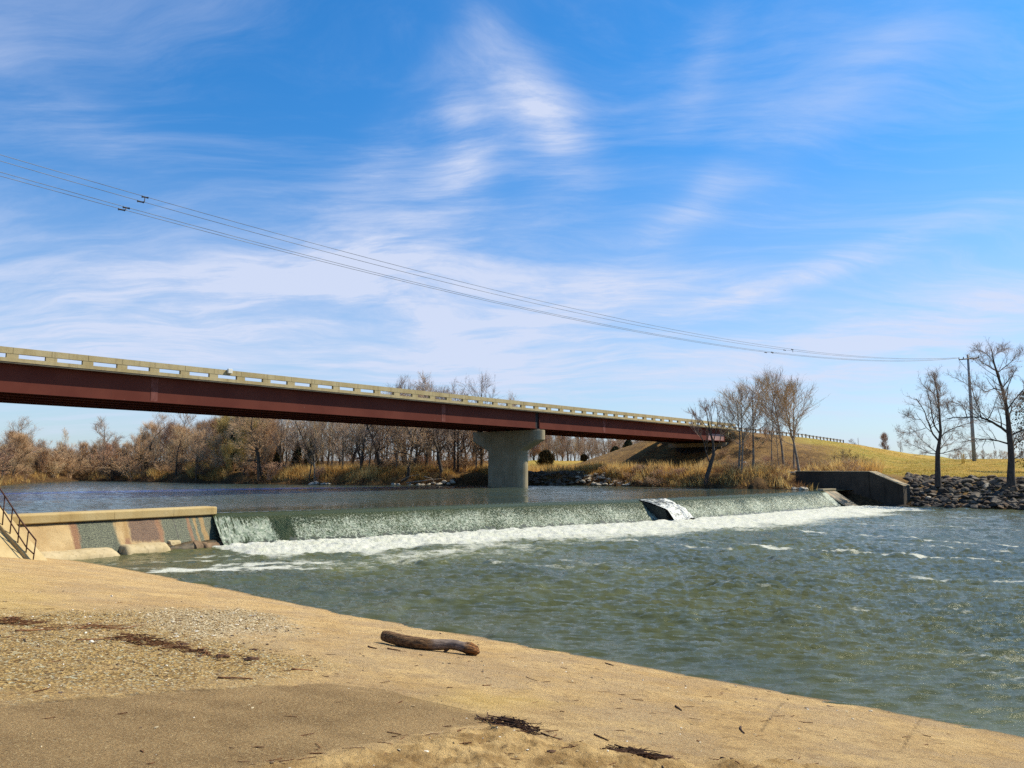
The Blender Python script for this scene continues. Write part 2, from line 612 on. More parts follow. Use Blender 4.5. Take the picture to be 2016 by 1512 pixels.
def ramp_full(X, Y):
    z, d = ramp_base(X, Y)
    n1 = fbm(X * 0.9, Y * 0.9, 3, 4) - 0.5
    n2 = fbm(X * 5, Y * 5, 11, 4) - 0.5
    n3 = fbm(X * 18, Y * 18, 23, 3) - 0.5
    wob = n1 * 0.9 + n2 * 0.35
    mound = sst(sdist_poly(X, Y, POLY_MOUND) + wob * 0.35, 0.0, 0.5)
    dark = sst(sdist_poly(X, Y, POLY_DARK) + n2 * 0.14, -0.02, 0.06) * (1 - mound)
    grav = sst(sdist_poly(X, Y, POLY_GRAV) + wob * 1.6, -0.5, 0.9) * (1 - dark)
    shell = sst(sdist_poly(X, Y, POLY_SHELL) + wob * 1.8, -0.7, 0.9)
    sand = np.maximum(sst(sdist_poly(X, Y, POLY_SAND) + wob * 0.8, -0.3, 0.5), 0.75 * sst(sdist_poly(X, Y, POLY_SANDL) + wob * 2.2, -0.8, 1.2))
    seam = np.zeros(np.shape(X))
    for k, sm in enumerate(SEAMS):
        ds = seg_dist(X, Y, sm)
        seam = np.maximum(seam, (1 - sst(ds, 0.006, 0.020 if k < 2 else 0.035)) * (0.5 + n2 * 1.5))
    lip = sst(d, 0.0, 0.35)
    z = z + n1 * 0.05 * lip + n2 * 0.008 * lip
    ridge = 1 - np.abs(2 * fbm(X * 2.2, Y * 2.2, 41, 4) - 1)
    z = z + mound * (0.02 + 0.13 * ridge * fbm(X * 1.3, Y * 1.3, 5, 2) + 0.085 * n2 + 0.055 * n3)
    z = z + grav * (0.015 + 0.05 * n2 + 0.022 * n3) + sand * 0.012
    z = z - np.clip(seam, 0, 1) * 0.012
    z = z - 0.5 * sst(-d, 0.0, 0.5) - 1.0 * sst(-d, 0.4, 6)
    return z, d, dict(mound=mound, dark=dark, grav=grav, shell=shell * (1 - dark), sand=sand * (1 - mound), seam=np.clip(seam, 0, 1))


def ramp_z(x, y):
    return float(ramp_full(np.array([x]), np.array([y]))[0][0])


def build_ramp():
    rs = np.concatenate([np.linspace(0.4, 3.2, 16)[:-1], np.geomspace(3.2, 46, 470), np.geomspace(47, 140, 14)])
    azs = np.concatenate([np.linspace(-179, -46, 26), np.linspace(-45, 45, 720), np.linspace(46, 179, 26)])
    X, Y = polar(rs, np.radians(azs))
    sh = X.shape
    X, Y = X.ravel(), Y.ravel()
    z, d, at = ramp_full(X, Y)
    up = (X - C0.x) * -down.x + (Y - C0.y) * -down.y          # metres upstream of the weir line
    wx, wy = C0.x, C0.y
    upw = (X - wx) * wdir.y - (Y - wy) * wdir.x
    upw = upw * np.sign((-down.x) * wdir.y - (-down.y) * wdir.x)
    along = (X - wx) * wdir.x + (Y - wy) * wdir.y
    keep = (d > -7) & ((upw < 0.25) | ((along > 11.8) & (upw < 14)))
    Fc = grid_faces(*sh)
    Fc = Fc[keep[Fc].all(1)]
    V, Fc, used = compact(np.stack([X, Y, z], 1), Fc[:, ::-1])
    m, n, bs, _ = material('ramp_concrete')
    co = n.geo_pos()
    big = n.noise(co, 0.55, 8, 0.68)
    mid = n.noise(co, 2.6, 6, 0.65)
    fine = n.noise(co, 30, 6, 0.8)
    grit = n.noise(co, 52, 5, 0.8)
    c = n.mix(n.step(big, 0.36, 0.64), (0.650, 0.415, 0.172), (0.818, 0.558, 0.249))
    c = n.mix(n.step(mid, 0.48, 0.70, 0, 0.60), c, (0.361, 0.223, 0.099))
    g2 = n.noise(co, 17, 6, 0.8)
    c = n.mix(n.step(g2, 0.50, 0.64, 0, 0.55), c, (0.265, 0.155, 0.066))
    worn = n.m('MULTIPLY_ADD', n.step(n.noise(co, 0.85, 9, 0.70), 0.46, 0.56), 0.6, n.m('MULTIPLY', n.step(n.noise(co, 0.5, 5, 0.6), 0.40, 0.62), 0.4))
    c = n.mix(n.m('MULTIPLY', worn, 0.55), c, (0.481, 0.325, 0.190))
    gritty = n.m('MULTIPLY_ADD', worn, 0.75, 0.25)
    c = n.mix(n.m('MULTIPLY', n.step(fine, 0.50, 0.68), n.m('MULTIPLY', gritty, 0.48)), c, (0.205, 0.124, 0.061))
    c = n.mix(n.m('MULTIPLY', n.step(grit, 0.54, 0.64), n.m('MULTIPLY', gritty, 0.75)), c, (0.825, 0.756, 0.483))
    c = n.mix(n.m('MULTIPLY', n.step(n.noise(co, 6.5, 6, 0.75), 0.52, 0.66), 0.55), c, (0.325, 0.198, 0.097))
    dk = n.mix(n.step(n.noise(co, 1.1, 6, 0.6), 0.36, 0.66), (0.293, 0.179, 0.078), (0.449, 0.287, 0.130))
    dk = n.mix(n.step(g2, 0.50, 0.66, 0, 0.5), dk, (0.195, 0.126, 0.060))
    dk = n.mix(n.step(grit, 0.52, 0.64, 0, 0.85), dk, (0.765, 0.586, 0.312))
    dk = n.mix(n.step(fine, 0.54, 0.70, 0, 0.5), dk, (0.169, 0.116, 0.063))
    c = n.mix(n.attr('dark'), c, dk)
    sd_ = n.mix(n.step(n.noise(co, 3, 5, 0.6), 0.35, 0.66), (0.620, 0.409, 0.143), (0.769, 0.533, 0.217))
    sd_ = n.mix(n.step(grit, 0.55, 0.72, 0, 0.3), sd_, (0.372, 0.236, 0.087))
    c = n.mix(n.attr('sand'), c, sd_)
    vn = n.new('ShaderNodeTexVoronoi', feature='F1')
    n.put(vn.inputs['Vector'], n.map(co, scale=(1, 1, 0.4)))
    vn.inputs['Scale'].default_value = 30
    sep = n.new('ShaderNodeSeparateColor')
    n.put(sep.inputs[0], vn.outputs['Color'])
    gcol = n.mix(n.step(sep.outputs[0], 0.1, 0.7), (0.394, 0.236, 0.081), (0.815, 0.549, 0.208))
    gcol = n.mix(n.step(sep.outputs[1], 0.80, 0.90), gcol, (0.850, 0.766, 0.495))
    gcol = n.mix(n.step(sep.outputs[2], 0.80, 0.92, 0, 0.85), gcol, (0.184, 0.092, 0.039))
    gcol = n.mix(n.step(vn.outputs['Distance'], 0.30, 0.55, 0, 0.45), gcol, (0.197, 0.128, 0.059))
    gm = n.m('MULTIPLY', n.attr('grav'), n.step(n.noise(co, 1.4, 5, 0.65), 0.25, 0.50, 0.35, 1.0))
    c = n.mix(gm, c, gcol)
    pale = n.mix(n.step(sep.outputs[1], 0.15, 0.6), (0.310, 0.211, 0.099), (0.850, 0.694, 0.446))
    c = n.mix(n.m('MULTIPLY', n.attr('shell'), n.step(sep.outputs[0], 0.40, 0.55)), c, pale)
    mo = n.mix(n.step(n.noise(co, 2.1, 7, 0.68), 0.36, 0.64), (0.414, 0.251, 0.096), (0.802, 0.541, 0.234))
    mo = n.mix(n.step(n.noise(co, 7.5, 6, 0.7), 0.56, 0.70, 0, 0.75), mo, (0.182, 0.104, 0.049))
    mo = n.mix(n.step(grit, 0.57, 0.74, 0, 0.5), mo, (0.778, 0.614, 0.454))
    c = n.mix(n.attr('mound'), c, mo)
    c = n.mix(n.m('MULTIPLY', n.attr('seam'), 0.85), c, (0.124, 0.081, 0.043))
    c = n.mix(n.attr('wet'), c, (0.248, 0.167, 0.077))
    n.put(bs.inputs['Base Color'], c)
    n.put(bs.inputs['Roughness'], n.step(n.attr('wet'), 0, 1, 0.92, 0.45))
    bs.inputs['Specular IOR Level'].default_value = 0.1
    h = n.m('MULTIPLY_ADD', grit, 0.45, n.m('MULTIPLY_ADD', fine, 0.9, n.m('MULTIPLY', vn.outputs['Distance'], n.m('MULTIPLY', n.attr('grav'), 1.2))))
    n.put(bs.inputs['Normal'], n.bump(n.m('MULTIPLY_ADD', g2, 1.6, h), 1.0, 0.034))
    me = mesh_np('ramp', V, Fc, m, True)
    for k, a in at.items():
        set_attr(me, k, a[used])
    wet = (1 - sst(d + (fbm(X * 2, Y * 2, 77, 3) - 0.5) * 0.35, 0.03, 0.42)) * 0.85
    set_attr(me, 'wet', wet[used])
    o = link('boat_ramp_ground', me)
    tag(o, kind='structure')
    return o


build_ramp()

# ------------------------------------------------------------------ land beyond the river
far_px = [(0, 957), (70, 950), (160, 946.5), (300, 949), (500, 953), (700, 955), (900, 956), (1035, 955.3), (1140, 955.6), (1300, 959.3), (1450, 962.5), (1590, 965)]
FAR = [xy(P(x, y, POOL)) for x, y in far_px]
stair_base = P(63, 1110, 0.30)
LB = [(WALL_L.x - 3.2, WALL_L.y - 1.0), (WALL_L.x - 9, WALL_L.y + 9), (-48, 63), (-61, 86)]
wall_up = ww_end - flow * 11.0
RB = [xy(wall_up), xy(ww_end + Vector((0.45, 0.1, 0))), xy(P(2016, 1004, 0.0)), (60, 61), (95, 28), (150, -10), (260, -80)]
FARLINE = LB + FAR + RB
FARLAND_CLOSE = [(260, -400), (-400, -400), (LB[0][0] + wdir.x * 300, LB[0][1] + wdir.y * 300)]
RIVER_POLY = FARLINE + FARLAND_CLOSE

# bridge and road line
GY = 95.0
G0 = PY(1058, 845, GY)
G0.x = XofPX(1058, GY)
bdir = Vector((0.894, 1.0, 0)).normalized()
bnear = Vector((bdir.y, -bdir.x, 0))                  # out of the near face
BZ_BOT, BZ_SLOPE = 8.63, -0.0101 / math.hypot(0.894, 1.0)


def bp(s, off=0.0, z=0.0):
    """point on the bridge: s metres beyond the pier along it, off metres out of the near girder, z above the girder's lower edge"""
    q = Vector((G0.x, G0.y, 0)) + bdir * s + bnear * off
    q.z = BZ_BOT + BZ_SLOPE * s + z
    return q


S_END = 49.0                                          # abutment
ROADC = [bp(S_END + 0.6, -5.2), bp(S_END + 30, -5.2), bp(S_END + 60, -5.2), bp(S_END + 95, -4), bp(S_END + 150, 2), bp(S_END + 260, 20), bp(S_END + 500, 60)]
ROADZ = [10.05, 9.75, 9.0, 7.5, 6.0, 5.6, 6.2]


def ridge(X, Y):
    best = np.full(np.shape(X), -99.0)
    for (a, za), (c, zb) in zip(zip(ROADC[:-1], ROADZ[:-1]), zip(ROADC[1:], ROADZ[1:])):
        ex_, ey_ = c.x - a.x, c.y - a.y
        t = np.clip(((X - a.x) * ex_ + (Y - a.y) * ey_) / (ex_ * ex_ + ey_ * ey_), 0, 1)
        dd = np.hypot(X - a.x - t * ex_, Y - a.y - t * ey_)
        zz = za + (zb - za) * t
        side = np.maximum(dd - 6.6, 0)
        val = zz - side * 0.27
        if a is ROADC[0]:
            ln = math.hypot(ex_, ey_)
            over = np.maximum(-((X - a.x) * ex_ + (Y - a.y) * ey_) / ln, 0)
            lat = np.abs((X - a.x) * ey_ - (Y - a.y) * ex_) / ln
            end = za - np.maximum(lat - 6.6, 0) * 0.27 - over * (0.50 - 0.22 * sst(lat, 6, 16)) - 1.7 * sst(over, 0.0, 1.0) * (1 - sst(lat, 5.5, 8.5))
            val = np.where(over > 0, end, val)
        best = np.maximum(best, val)
    return best


def far_z(X, Y):
    d = seg_dist(X, Y, FARLINE)
    d = np.where(in_poly(X, Y, RIVER_POLY), -d, d)
    rr = np.hypot(X, Y)
    q = (X - C1.x) * -down.x + (Y - C1.y) * -down.y
    upm = sst(q, -6.0, 1.0)
    wl = POOL * upm
    n1 = fbm(X * 0.16, Y * 0.16, 9, 4) - 0.5
    n2 = fbm(X * 0.7, Y * 0.7, 19, 4) - 0.5
    dn = d + n2 * 2.4 + n1 * 1.5
    rise_u = 1.70 * sst(dn, 0.0, 3.6) + 2.1 * sst(dn, 3, 100) + 0.004 * np.clip(rr - 140, 0, 400)
    rise_d = 2.85 * sst(d + n2 * 0.5, -1.0, 8.0) * 1.0 + 1.5 * sst(d, 8, 75) + 0.004 * np.clip(rr - 140, 0, 400)
    z = wl + rise_u * upm + rise_d * (1 - upm) + (n1 * 0.5 + n2 * 0.3) * sst(d, 1, 8) * np.where(q > 2, 1, 0.25)
    rg = ridge(X, Y)
    k = 0.8
    z = np.maximum(z, rg) + np.where(np.abs(z - rg) < k, (k - np.abs(z - rg)) ** 2 / (4 * k), 0)
    z = np.where(d < 0, wl - 0.25 - np.clip(-d, 0, 4) * 0.4, z)
    z = np.where(d < 0, np.minimum(z, wl - 0.05), z)
    return z, d, q, rg


def land_z(x, y):
    return float(far_z(np.array([float(x)]), np.array([float(y)]))[0][0])


def build_land():
    rs = np.concatenate([np.geomspace(28, 60, 20)[:-1], np.geomspace(60, 240, 260), np.geomspace(244, 5000, 36)])
    azs = np.concatenate([np.linspace(-120, -44, 30), np.linspace(-43, 43, 560), np.linspace(44, 130, 30)])
    X, Y = polar(rs, np.radians(azs))
    sh = X.shape
    X, Y = X.ravel(), Y.ravel()
    z, d, q, rg = far_z(X, Y)
    keep = d > -3.5
    Fc = grid_faces(*sh)
    Fc = Fc[keep[Fc].all(1)]
    V, Fc, used = compact(np.stack([X, Y, z], 1), Fc[:, ::-1])
    m, n, bs, _ = material('bank_and_field')
    co = n.geo_pos()
    a = n.noise(co, 0.05, 6, 0.62)
    c2 = n.noise(co, 0.45, 7, 0.7)
    f = n.noise(co, 2.8, 6, 0.75)
    lawn = n.mix(n.step(a, 0.40, 0.60), (0.468, 0.305, 0.065), (0.305, 0.260, 0.049))
    lawn = n.mix(n.step(c2, 0.42, 0.66, 0, 0.7), lawn, (0.546, 0.332, 0.085))
    lawn = n.mix(n.step(f, 0.50, 0.70, 0, 0.5), lawn, (0.169, 0.124, 0.039))
    straw = n.mix(n.step(c2, 0.36, 0.64), (0.35, 0.205, 0.070), (0.18, 0.105, 0.045))
    straw = n.mix(n.step(f, 0.48, 0.66, 0, 0.7), straw, (0.085, 0.052, 0.026))
    mud = n.mix(n.step(f, 0.36, 0.66), (0.038, 0.023, 0.012), (0.14, 0.080, 0.034))
    c = n.mix(n.attr('lawn'), straw, lawn)
    c = n.mix(n.attr('mud'), c, mud)
    c = n.mix(n.attr('road'), c, (0.06, 0.06, 0.058))
    n.put(bs.inputs['Base Color'], c)
    bs.inputs['Roughness'].default_value = 0.95
    bs.inputs['Specular IOR Level'].default_value = 0.1
    n.put(bs.inputs['Normal'], n.bump(n.m('MULTIPLY_ADD', c2, 2.0, f), 0.9, 0.25))
    me = mesh_np('land', V, Fc, m, True)
    pxc = 1008 + F_PX * X / np.maximum(Y, 1)
    right = sst(X - 0.33 * Y - 4, -3, 6) * sst(d, 4, 10)
    meadow = sst(d, 10, 18) * sst(X, -6, 6) * (rg < z - 0.4)
    lawn = np.clip(np.maximum(right * (sst(X - 0.43 * Y, -6, 2)), meadow) + sst(rg - 7.4, 0, 1.2) * sst(X - 0.36 * Y, -4, 4), 0, 1)
    set_attr(me, 'lawn', lawn[used])
    set_attr(me, 'mud', ((1 - sst(d + (fbm(X * .5, Y * .5, 5, 3) - .5) * 3, 0.6, 3.0)))[used])
    dr = seg_dist(X, Y, [xy(p) for p in ROADC])
    set_attr(me, 'road', (1 - sst(dr, 4.0, 4.3))[used])
    o = link('terrain', me)
    tag(o, kind='structure')


build_land()

# ------------------------------------------------------------------ water
rng = np.random.default_rng(5)


def waves(X, Y, dist, n, lmin, lmax, amp, wdirs, spread, seed, res):
    r_ = np.random.default_rng(seed)
    z = np.zeros_like(X)
    for k in range(n):
        lam = lmin * (lmax / lmin) ** r_.random()
        th = wdirs + r_.normal() * spread
        kx, ky = math.cos(th) * 2 * math.pi / lam, math.sin(th) * 2 * math.pi / lam
        ph = r_.random() * 6.283
        fade = sst(lam / (res * dist), 2.0, 4.0)
        s_ = np.sin(kx * X + ky * Y + ph + 1.3 * vnoise(X / (lam * 3) + k, Y / (lam * 3), k))
        z += amp * lam ** 0.85 * fade * (s_ + 0.25 * np.cos(2 * (kx * X + ky * Y + ph)))
    return z / math.sqrt(n)


def water_material(name, deep, shallow, rough=0.07):
    m, n, bs, out = material(name)
    bs.inputs['Specular IOR Level'].default_value = 0.35
    co = n.geo_pos()
    n.put(bs.inputs['Base Color'], n.mix(n.step(n.noise(co, 0.18, 5, 0.6), 0.35, 0.65), deep, shallow))
    bs.inputs['IOR'].default_value = 1.33
    bs.inputs['Roughness'].default_value = rough
    return m, n, bs, out, co


def foam_mix(m, n, bs, out, co, flowv, foam_col=(0.66, 0.655, 0.57), bump_n=None, scale=1.0):
    ang = math.atan2(flowv.y, flowv.x)
    st = n.map(co, rot=(0, 0, -ang), scale=(0.45, 1.15, 1))
    web = n.noise(st, 2.6 * scale, 8, 0.70, 0.6)
    cell = n.noise(n.map(co, scale=(.6, 1, 1)), 9.0 * scale, 6, 0.75)
    t = n.m('MULTIPLY_ADD', web, 0.58, n.m('MULTIPLY', cell, 0.42))
    fo = n.attr('foam')
    x = n.m('ADD', t, n.m('MULTIPLY', fo, 0.62))
    mask = n.step(x, 0.68, 0.86, 0, 0.96)
    mask = n.m('MULTIPLY', mask, n.step(fo, 0.05, 0.85, 0.40, 1.0))
    d = n.new('ShaderNodeBsdfPrincipled')
    tone = n.mix(n.step(n.noise(co, 1.6, 5, 0.6), 0.35, 0.7), foam_col, tuple(v * w for v, w in zip(foam_col, (0.94, 0.95, 0.86))))
    n.put(d.inputs['Base Color'], tone)
    d.inputs['Roughness'].default_value = 0.8
    d.inputs['Specular IOR Level'].default_value = 0.2
    if bump_n is not None:
        n.put(d.inputs['Normal'], n.bump(n.noise(co, 5.0, 6, 0.7), 0.8, 0.10))
    mx = n.new('ShaderNodeMixShader')
    n.put(mx.inputs[0], mask)
    n.nt.links.new(bs.outputs[0], mx.inputs[1])
    n.nt.links.new(d.outputs[0], mx.inputs[2])
    n.nt.links.new(mx.outputs[0], out.inputs[0])
    return mask


def build_tailwater():
    rs = np.concatenate([np.geomspace(7.5, 95, 640), np.geomspace(97, 400, 14)])
    azs = np.concatenate([np.linspace(-44, 38.5, 860), np.linspace(40, 100, 20)])
    X, Y = polar(rs, np.radians(azs))
    sh = X.shape
    X, Y = X.ravel(), Y.ravel()
    dist = np.hypot(X, Y)
    base = [xy(p) for p in BASE]
    base = [(base[0][0] - axis.x * 12, base[0][1] - axis.y * 12)] + base + [(base[-1][0] + axis.x * 40, base[-1][1] + axis.y * 40)]
    dB = seg_dist(X, Y, base)
    poly_up = base + [(400, 600), (-400, 600)]
    up = in_poly(X, Y, poly_up)
    q = np.where(up, -dB, dB)
    s_al = (X - C0.x) * axis.x + (Y - C0.y) * axis.y            # metres along the weir
    Lw = (C1 - C0).length
    on = sst(s_al, -1.0, 0.6) * (1 - sst(s_al, Lw + 0.5, Lw + 6.0))
    wd = math.atan2(down.y, down.x)
    res = R(82.5) / 860
    dsh = seg_dist(X, Y, SHORE)
    calm = (0.45 + 0.55 * sst(dsh, 0.3, 6.0)) * (1 - 0.42 * sst(X, 12, 30))
    patch = 0.65 + 0.7 * fbm(X * 0.11, Y * 0.11, 31, 3)
    z = waves(X, Y, dist, 90, 0.16, 0.62, 0.112, wd - 0.66, 0.25, 2, res) * calm * patch
    z += waves(X, Y, dist, 26, 0.8, 2.4, 0.018, wd - 0.60, 0.36, 3, res) * calm
    z += waves(X, Y, dist, 20, 0.4, 1.6, 0.014, wd + 0.5, 0.8, 4, res) * calm
    n1 = fbm(X * 0.25, Y * 0.25, 7, 4)
    n2 = fbm(X * 1.6, Y * 1.6, 8, 4)
    n3 = fbm(X * 4.5, Y * 4.5, 18, 3)
    wid = 6.6 + 6.5 * n1 + 1.2 * sst(s_al, 12, 30)
    boil = sst(q, wid, 0.6) * on
    core = sst(q, 6.6 + 2.5 * (n1 - .5), 1.8) * on
    n4 = fbm(X * 9, Y * 9, 28, 2)
    z += boil * (0.08 * (n2 - 0.35) + 0.07 * (n3 - 0.5)) + core * (0.15 + 0.08 * (n2 - 0.4) + 0.08 * (n3 - .5) + .05 * (n4 - .5)) * sst(q, -0.6, 0.6)
    # humps of upwelling water further down
    z += 0.10 * sst(fbm(X * 0.5, Y * 0.5, 61, 3), 0.58, 0.72) * sst(q, 1, 6) * (1 - sst(q, 18, 40))
    foam = 0.95 * core + 0.50 * boil * (0.50 + 0.9 * n1) + 0.62 * sst(q, 22, 4) * on * n1 * (0.5 + 0.9 * n2) * (0.7 + 0.5 * sst(s_al, 30, 5))
    # foam lanes along the current
    fl = np.zeros_like(X)
    lanes = [((1490, 1076), (2080, 1112), .35, .62), ((1560, 1046), (2010, 1077), .32, .58), ((1640, 1030), (2030, 1046), .3, .5), ((1780, 1136), (2090, 1150), .5, .50),
             ((1520, 1188), (1720, 1206), .28, .42), ((1300, 1070), (1430, 1082), .3, .48), ((1780, 1288), (2040, 1306), .22, .40), ((1380, 1066), (1520, 1080), .3, .5),
             ((1120, 1104), (1300, 1124), .45, .40), ((960, 1110), (1120, 1118), .4, .42), ((1700, 1014), (2030, 1022), .35, .45), ((1100, 1060), (1260, 1066), .6, .5),
             ((1850, 1200), (1905, 1208), .25, .42), ((1960, 1328), (2040, 1345), .2, .42), ((1420, 1150), (1560, 1166), .3, .36), ((1700, 1065), (1990, 1088), .3, .46)]
    for (a, c_, w, k) in lanes:
        p1, p2 = P(a[0], a[1], 0), P(c_[0], c_[1], 0)
        mid = (p1 + p2) / 2 + Vector((random.Random(a[0]).uniform(-.5, .5), random.Random(a[1]).uniform(-.5, .5), 0))
        dd = seg_dist(X + (n2 - .5) * .7, Y + (n2 - .5) * .7 + (n1 - .5) * 1.2, [xy(p1), xy(mid), xy(p2)])
        fl = np.maximum(fl, 1.0 * k * np.exp(-(dd / (w * 0.95)) ** 2) * (0.62 + 0.30 * n2 + 0.35 * n3))
    foam = np.maximum(foam, fl)
    # slack foam turning in the corner below the low wall
    sw = [(250, 1118, 330, 1122, .30, .50), (300, 1108, 480, 1100, .35, .62), (330, 1122, 560, 1117, .55, .95), (430, 1112, 640, 1107, .45, .80), (400, 1096, 560, 1094, .40, .55),
          (520, 1118, 650, 1120, .30, .7), (220, 1112, 300, 1106, .22, .5)]
    for (x1, y1, x2, y2, w, k) in sw:
        p1, p2 = P(x1, y1, 0), P(x2, y2, 0)
        dd = seg_dist(X + (n2 - .5) * .9, Y + (n2 - .5) * 1.6, [xy(p1), xy(p2)])
        foam = np.maximum(foam, 0.78 * k * np.exp(-(dd / (w * 1.3)) ** 2) * (0.45 + 0.55 * n3 + 0.5 * n2))
    slack = sst(seg_dist(X, Y, [xy(P(250, 1110, 0)), xy(P(500, 1112, 0))]), 5, 1.5)
    z *= (1 - 0.55 * slack * (1 - core))
    foam += 0.06 * sst(fbm(X * .35, Y * .35, 71, 4), 0.5, 0.75) * sst(q, 0, 5)
    keep = (q > -0.35) | (~up)
    d_l = seg_dist(X, Y, SHORE)
    inland = in_poly(X, Y, LANDPOLY) & (d_l > 1.0)
    keep &= ~inland
    Fc = grid_faces(*sh)
    Fc = Fc[keep[Fc].all(1)]
    V, Fc, used = compact(np.stack([X, Y, z], 1), Fc[:, ::-1])
    m, n, bs, out, co = water_material('tailwater', (0.020, 0.034, 0.022), (0.042, 0.048, 0.020), 0.09)
    churn = n.attr('churn')
    st = n.map(co, rot=(0, 0, 0.10), scale=(0.36, 1.15, 1))
    h = n.m('MULTIPLY_ADD', n.noise(st, 3.2, 6, 0.66), 1.0, n.m('MULTIPLY', n.noise(st, 10, 5, 0.65), 0.45))
    n.put(bs.inputs['Normal'], n.bump(h, 0.8, 0.055))
    base_c = n.mix(n.step(n.noise(co, 0.18, 5, 0.6), 0.35, 0.65), (0.068, 0.076, 0.034), (0.100, 0.102, 0.038))
    base_c = n.mix(n.m('MULTIPLY', churn, 0.8), base_c, (0.150, 0.155, 0.045))
    bs.inputs['Specular IOR Level'].default_value = 0.55
    bs.inputs['Specular Tint'].default_value = (1.0, 0.93, 0.60, 1)
    n.put(bs.inputs['Base Color'], base_c)
    foam_mix(m, n, bs, out, co, flow, bump_n=1)
    me = mesh_np('tailwater', V, Fc, m, True)
    set_attr(me, 'foam', np.clip(foam, 0, 1.4)[used])
    set_attr(me, 'churn', np.clip(sst(q, 20, 4) * on * (0.35 + 1.1 * n1) + .25 * sst(n1, .5, .7), 0, 1)[used])
    o = link('river_water', me)
    tag(o, kind='structure')


build_tailwater()


def build_pool():
    rs = np.concatenate([np.geomspace(30, 150, 420), np.geomspace(152, 420, 14)])
    azs = np.concatenate([np.linspace(-75, -44, 20), np.linspace(-43, 43, 560)])
    X, Y = polar(rs, np.radians(azs))
    sh = X.shape
    X, Y = X.ravel(), Y.ravel()
    dist = np.hypot(X, Y)
    cl_ = [xy(p) for p in CREST]
    cl_ = [(C0.x + wdir.x * 60, C0.y + wdir.y * 60)] + cl_ + [xy(apron_end), (apron_end.x + axis.x * 4, apron_end.y + axis.y * 4)]
    dC = seg_dist(X, Y, cl_)
    up = in_poly(X, Y, cl_ + [(200, 500), (-400, 500), (-400, -60)])
    q = np.where(up, dC, -dC)
    near_crest = sst(q, 14, 1.5)
    z = POOL + waves(X, Y, dist, 40, 0.35, 1.8, 0.020, math.atan2(down.y, down.x) + 0.3, 0.6, 12, R(86) / 560) * (1 - 0.85 * near_crest) * sst(q, 0.4, 3)
    keep = q > -0.02
    Fc = grid_faces(*sh)
    Fc = Fc[(q[Fc] > -0.6).all(1)]
    # pull the front row of vertices onto the crest line
    V = np.stack([X, Y, z], 1)
    ip = np.where((q <= 0.0) & (q > -0.7))[0]
    nx, ny = -down.x, -down.y
    V[ip, 0] += nx * (-q[ip])
    V[ip, 1] += ny * (-q[ip])
    V[ip, 2] = POOL - 0.01
    V, Fc, used = compact(V, Fc[:, ::-1])
    m, n, bs, out, co = water_material('poolwater', (0.030, 0.046, 0.032), (0.048, 0.056, 0.030), 0.09)
    st = n.map(co, rot=(0, 0, R(-8)), scale=(0.35, 1.0, 1))
    h = n.noise(st, 2.0, 5, 0.6)
    hh = n.m('MULTIPLY', h, n.attr('ruffle'))
    n.put(bs.inputs['Normal'], n.bump(hh, 0.9, 0.22))
    sky_refl = n.attr('sky_refl')
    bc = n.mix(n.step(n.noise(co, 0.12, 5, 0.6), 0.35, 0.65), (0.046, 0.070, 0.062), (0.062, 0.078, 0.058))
    n.put(bs.inputs['Base Color'], n.mix(sky_refl, bc, (0.012, 0.045, 0.22)))  # blue sky reflection tinted into the base colour along this band
    bs.inputs['Specular IOR Level'].default_value = 0.40
    bs.inputs['Specular Tint'].default_value = (0.98, 1.0, 0.78, 1)
    me = mesh_np('pool', V, Fc, m, True)
    sky_refl_line = [xy(P(-60, 974, POOL)), xy(P(120, 970, POOL)), xy(P(350, 965.5, POOL)), xy(P(560, 962, POOL)), xy(P(760, 960, POOL))]
    gd = seg_dist(X, Y + (fbm(X * .2, Y * .2, 3, 3) - .5) * 4, sky_refl_line)
    sky_refl = sst(gd, 4.6, 2.0) * (0.85 - 0.0 * X) * sst(X, -6, -24)
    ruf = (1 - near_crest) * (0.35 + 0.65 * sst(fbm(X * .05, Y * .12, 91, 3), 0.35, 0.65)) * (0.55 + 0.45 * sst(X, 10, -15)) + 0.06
    set_attr(me, 'sky_refl', sky_refl[used])
    set_attr(me, 'ruffle', ruf[used])
    o = link('pool_water', me)
    tag(o, kind='structure')


build_pool()

# ------------------------------------------------------------------ weir
def weir_lines(n):
    """n points along the crest polyline with their arc length"""
    pts = [np.array(xy(p)) for p in CREST]
    L = np.concatenate([[0], np.cumsum([np.linalg.norm(b_ - a) for a, b_ in zip(pts[:-1], pts[1:])])])
    s = np.linspace(0, L[-1], n)
    xs = np.interp(s, L, [p[0] for p in pts])
    ys = np.interp(s, L, [p[1] for p in pts])
    return s, xs, ys


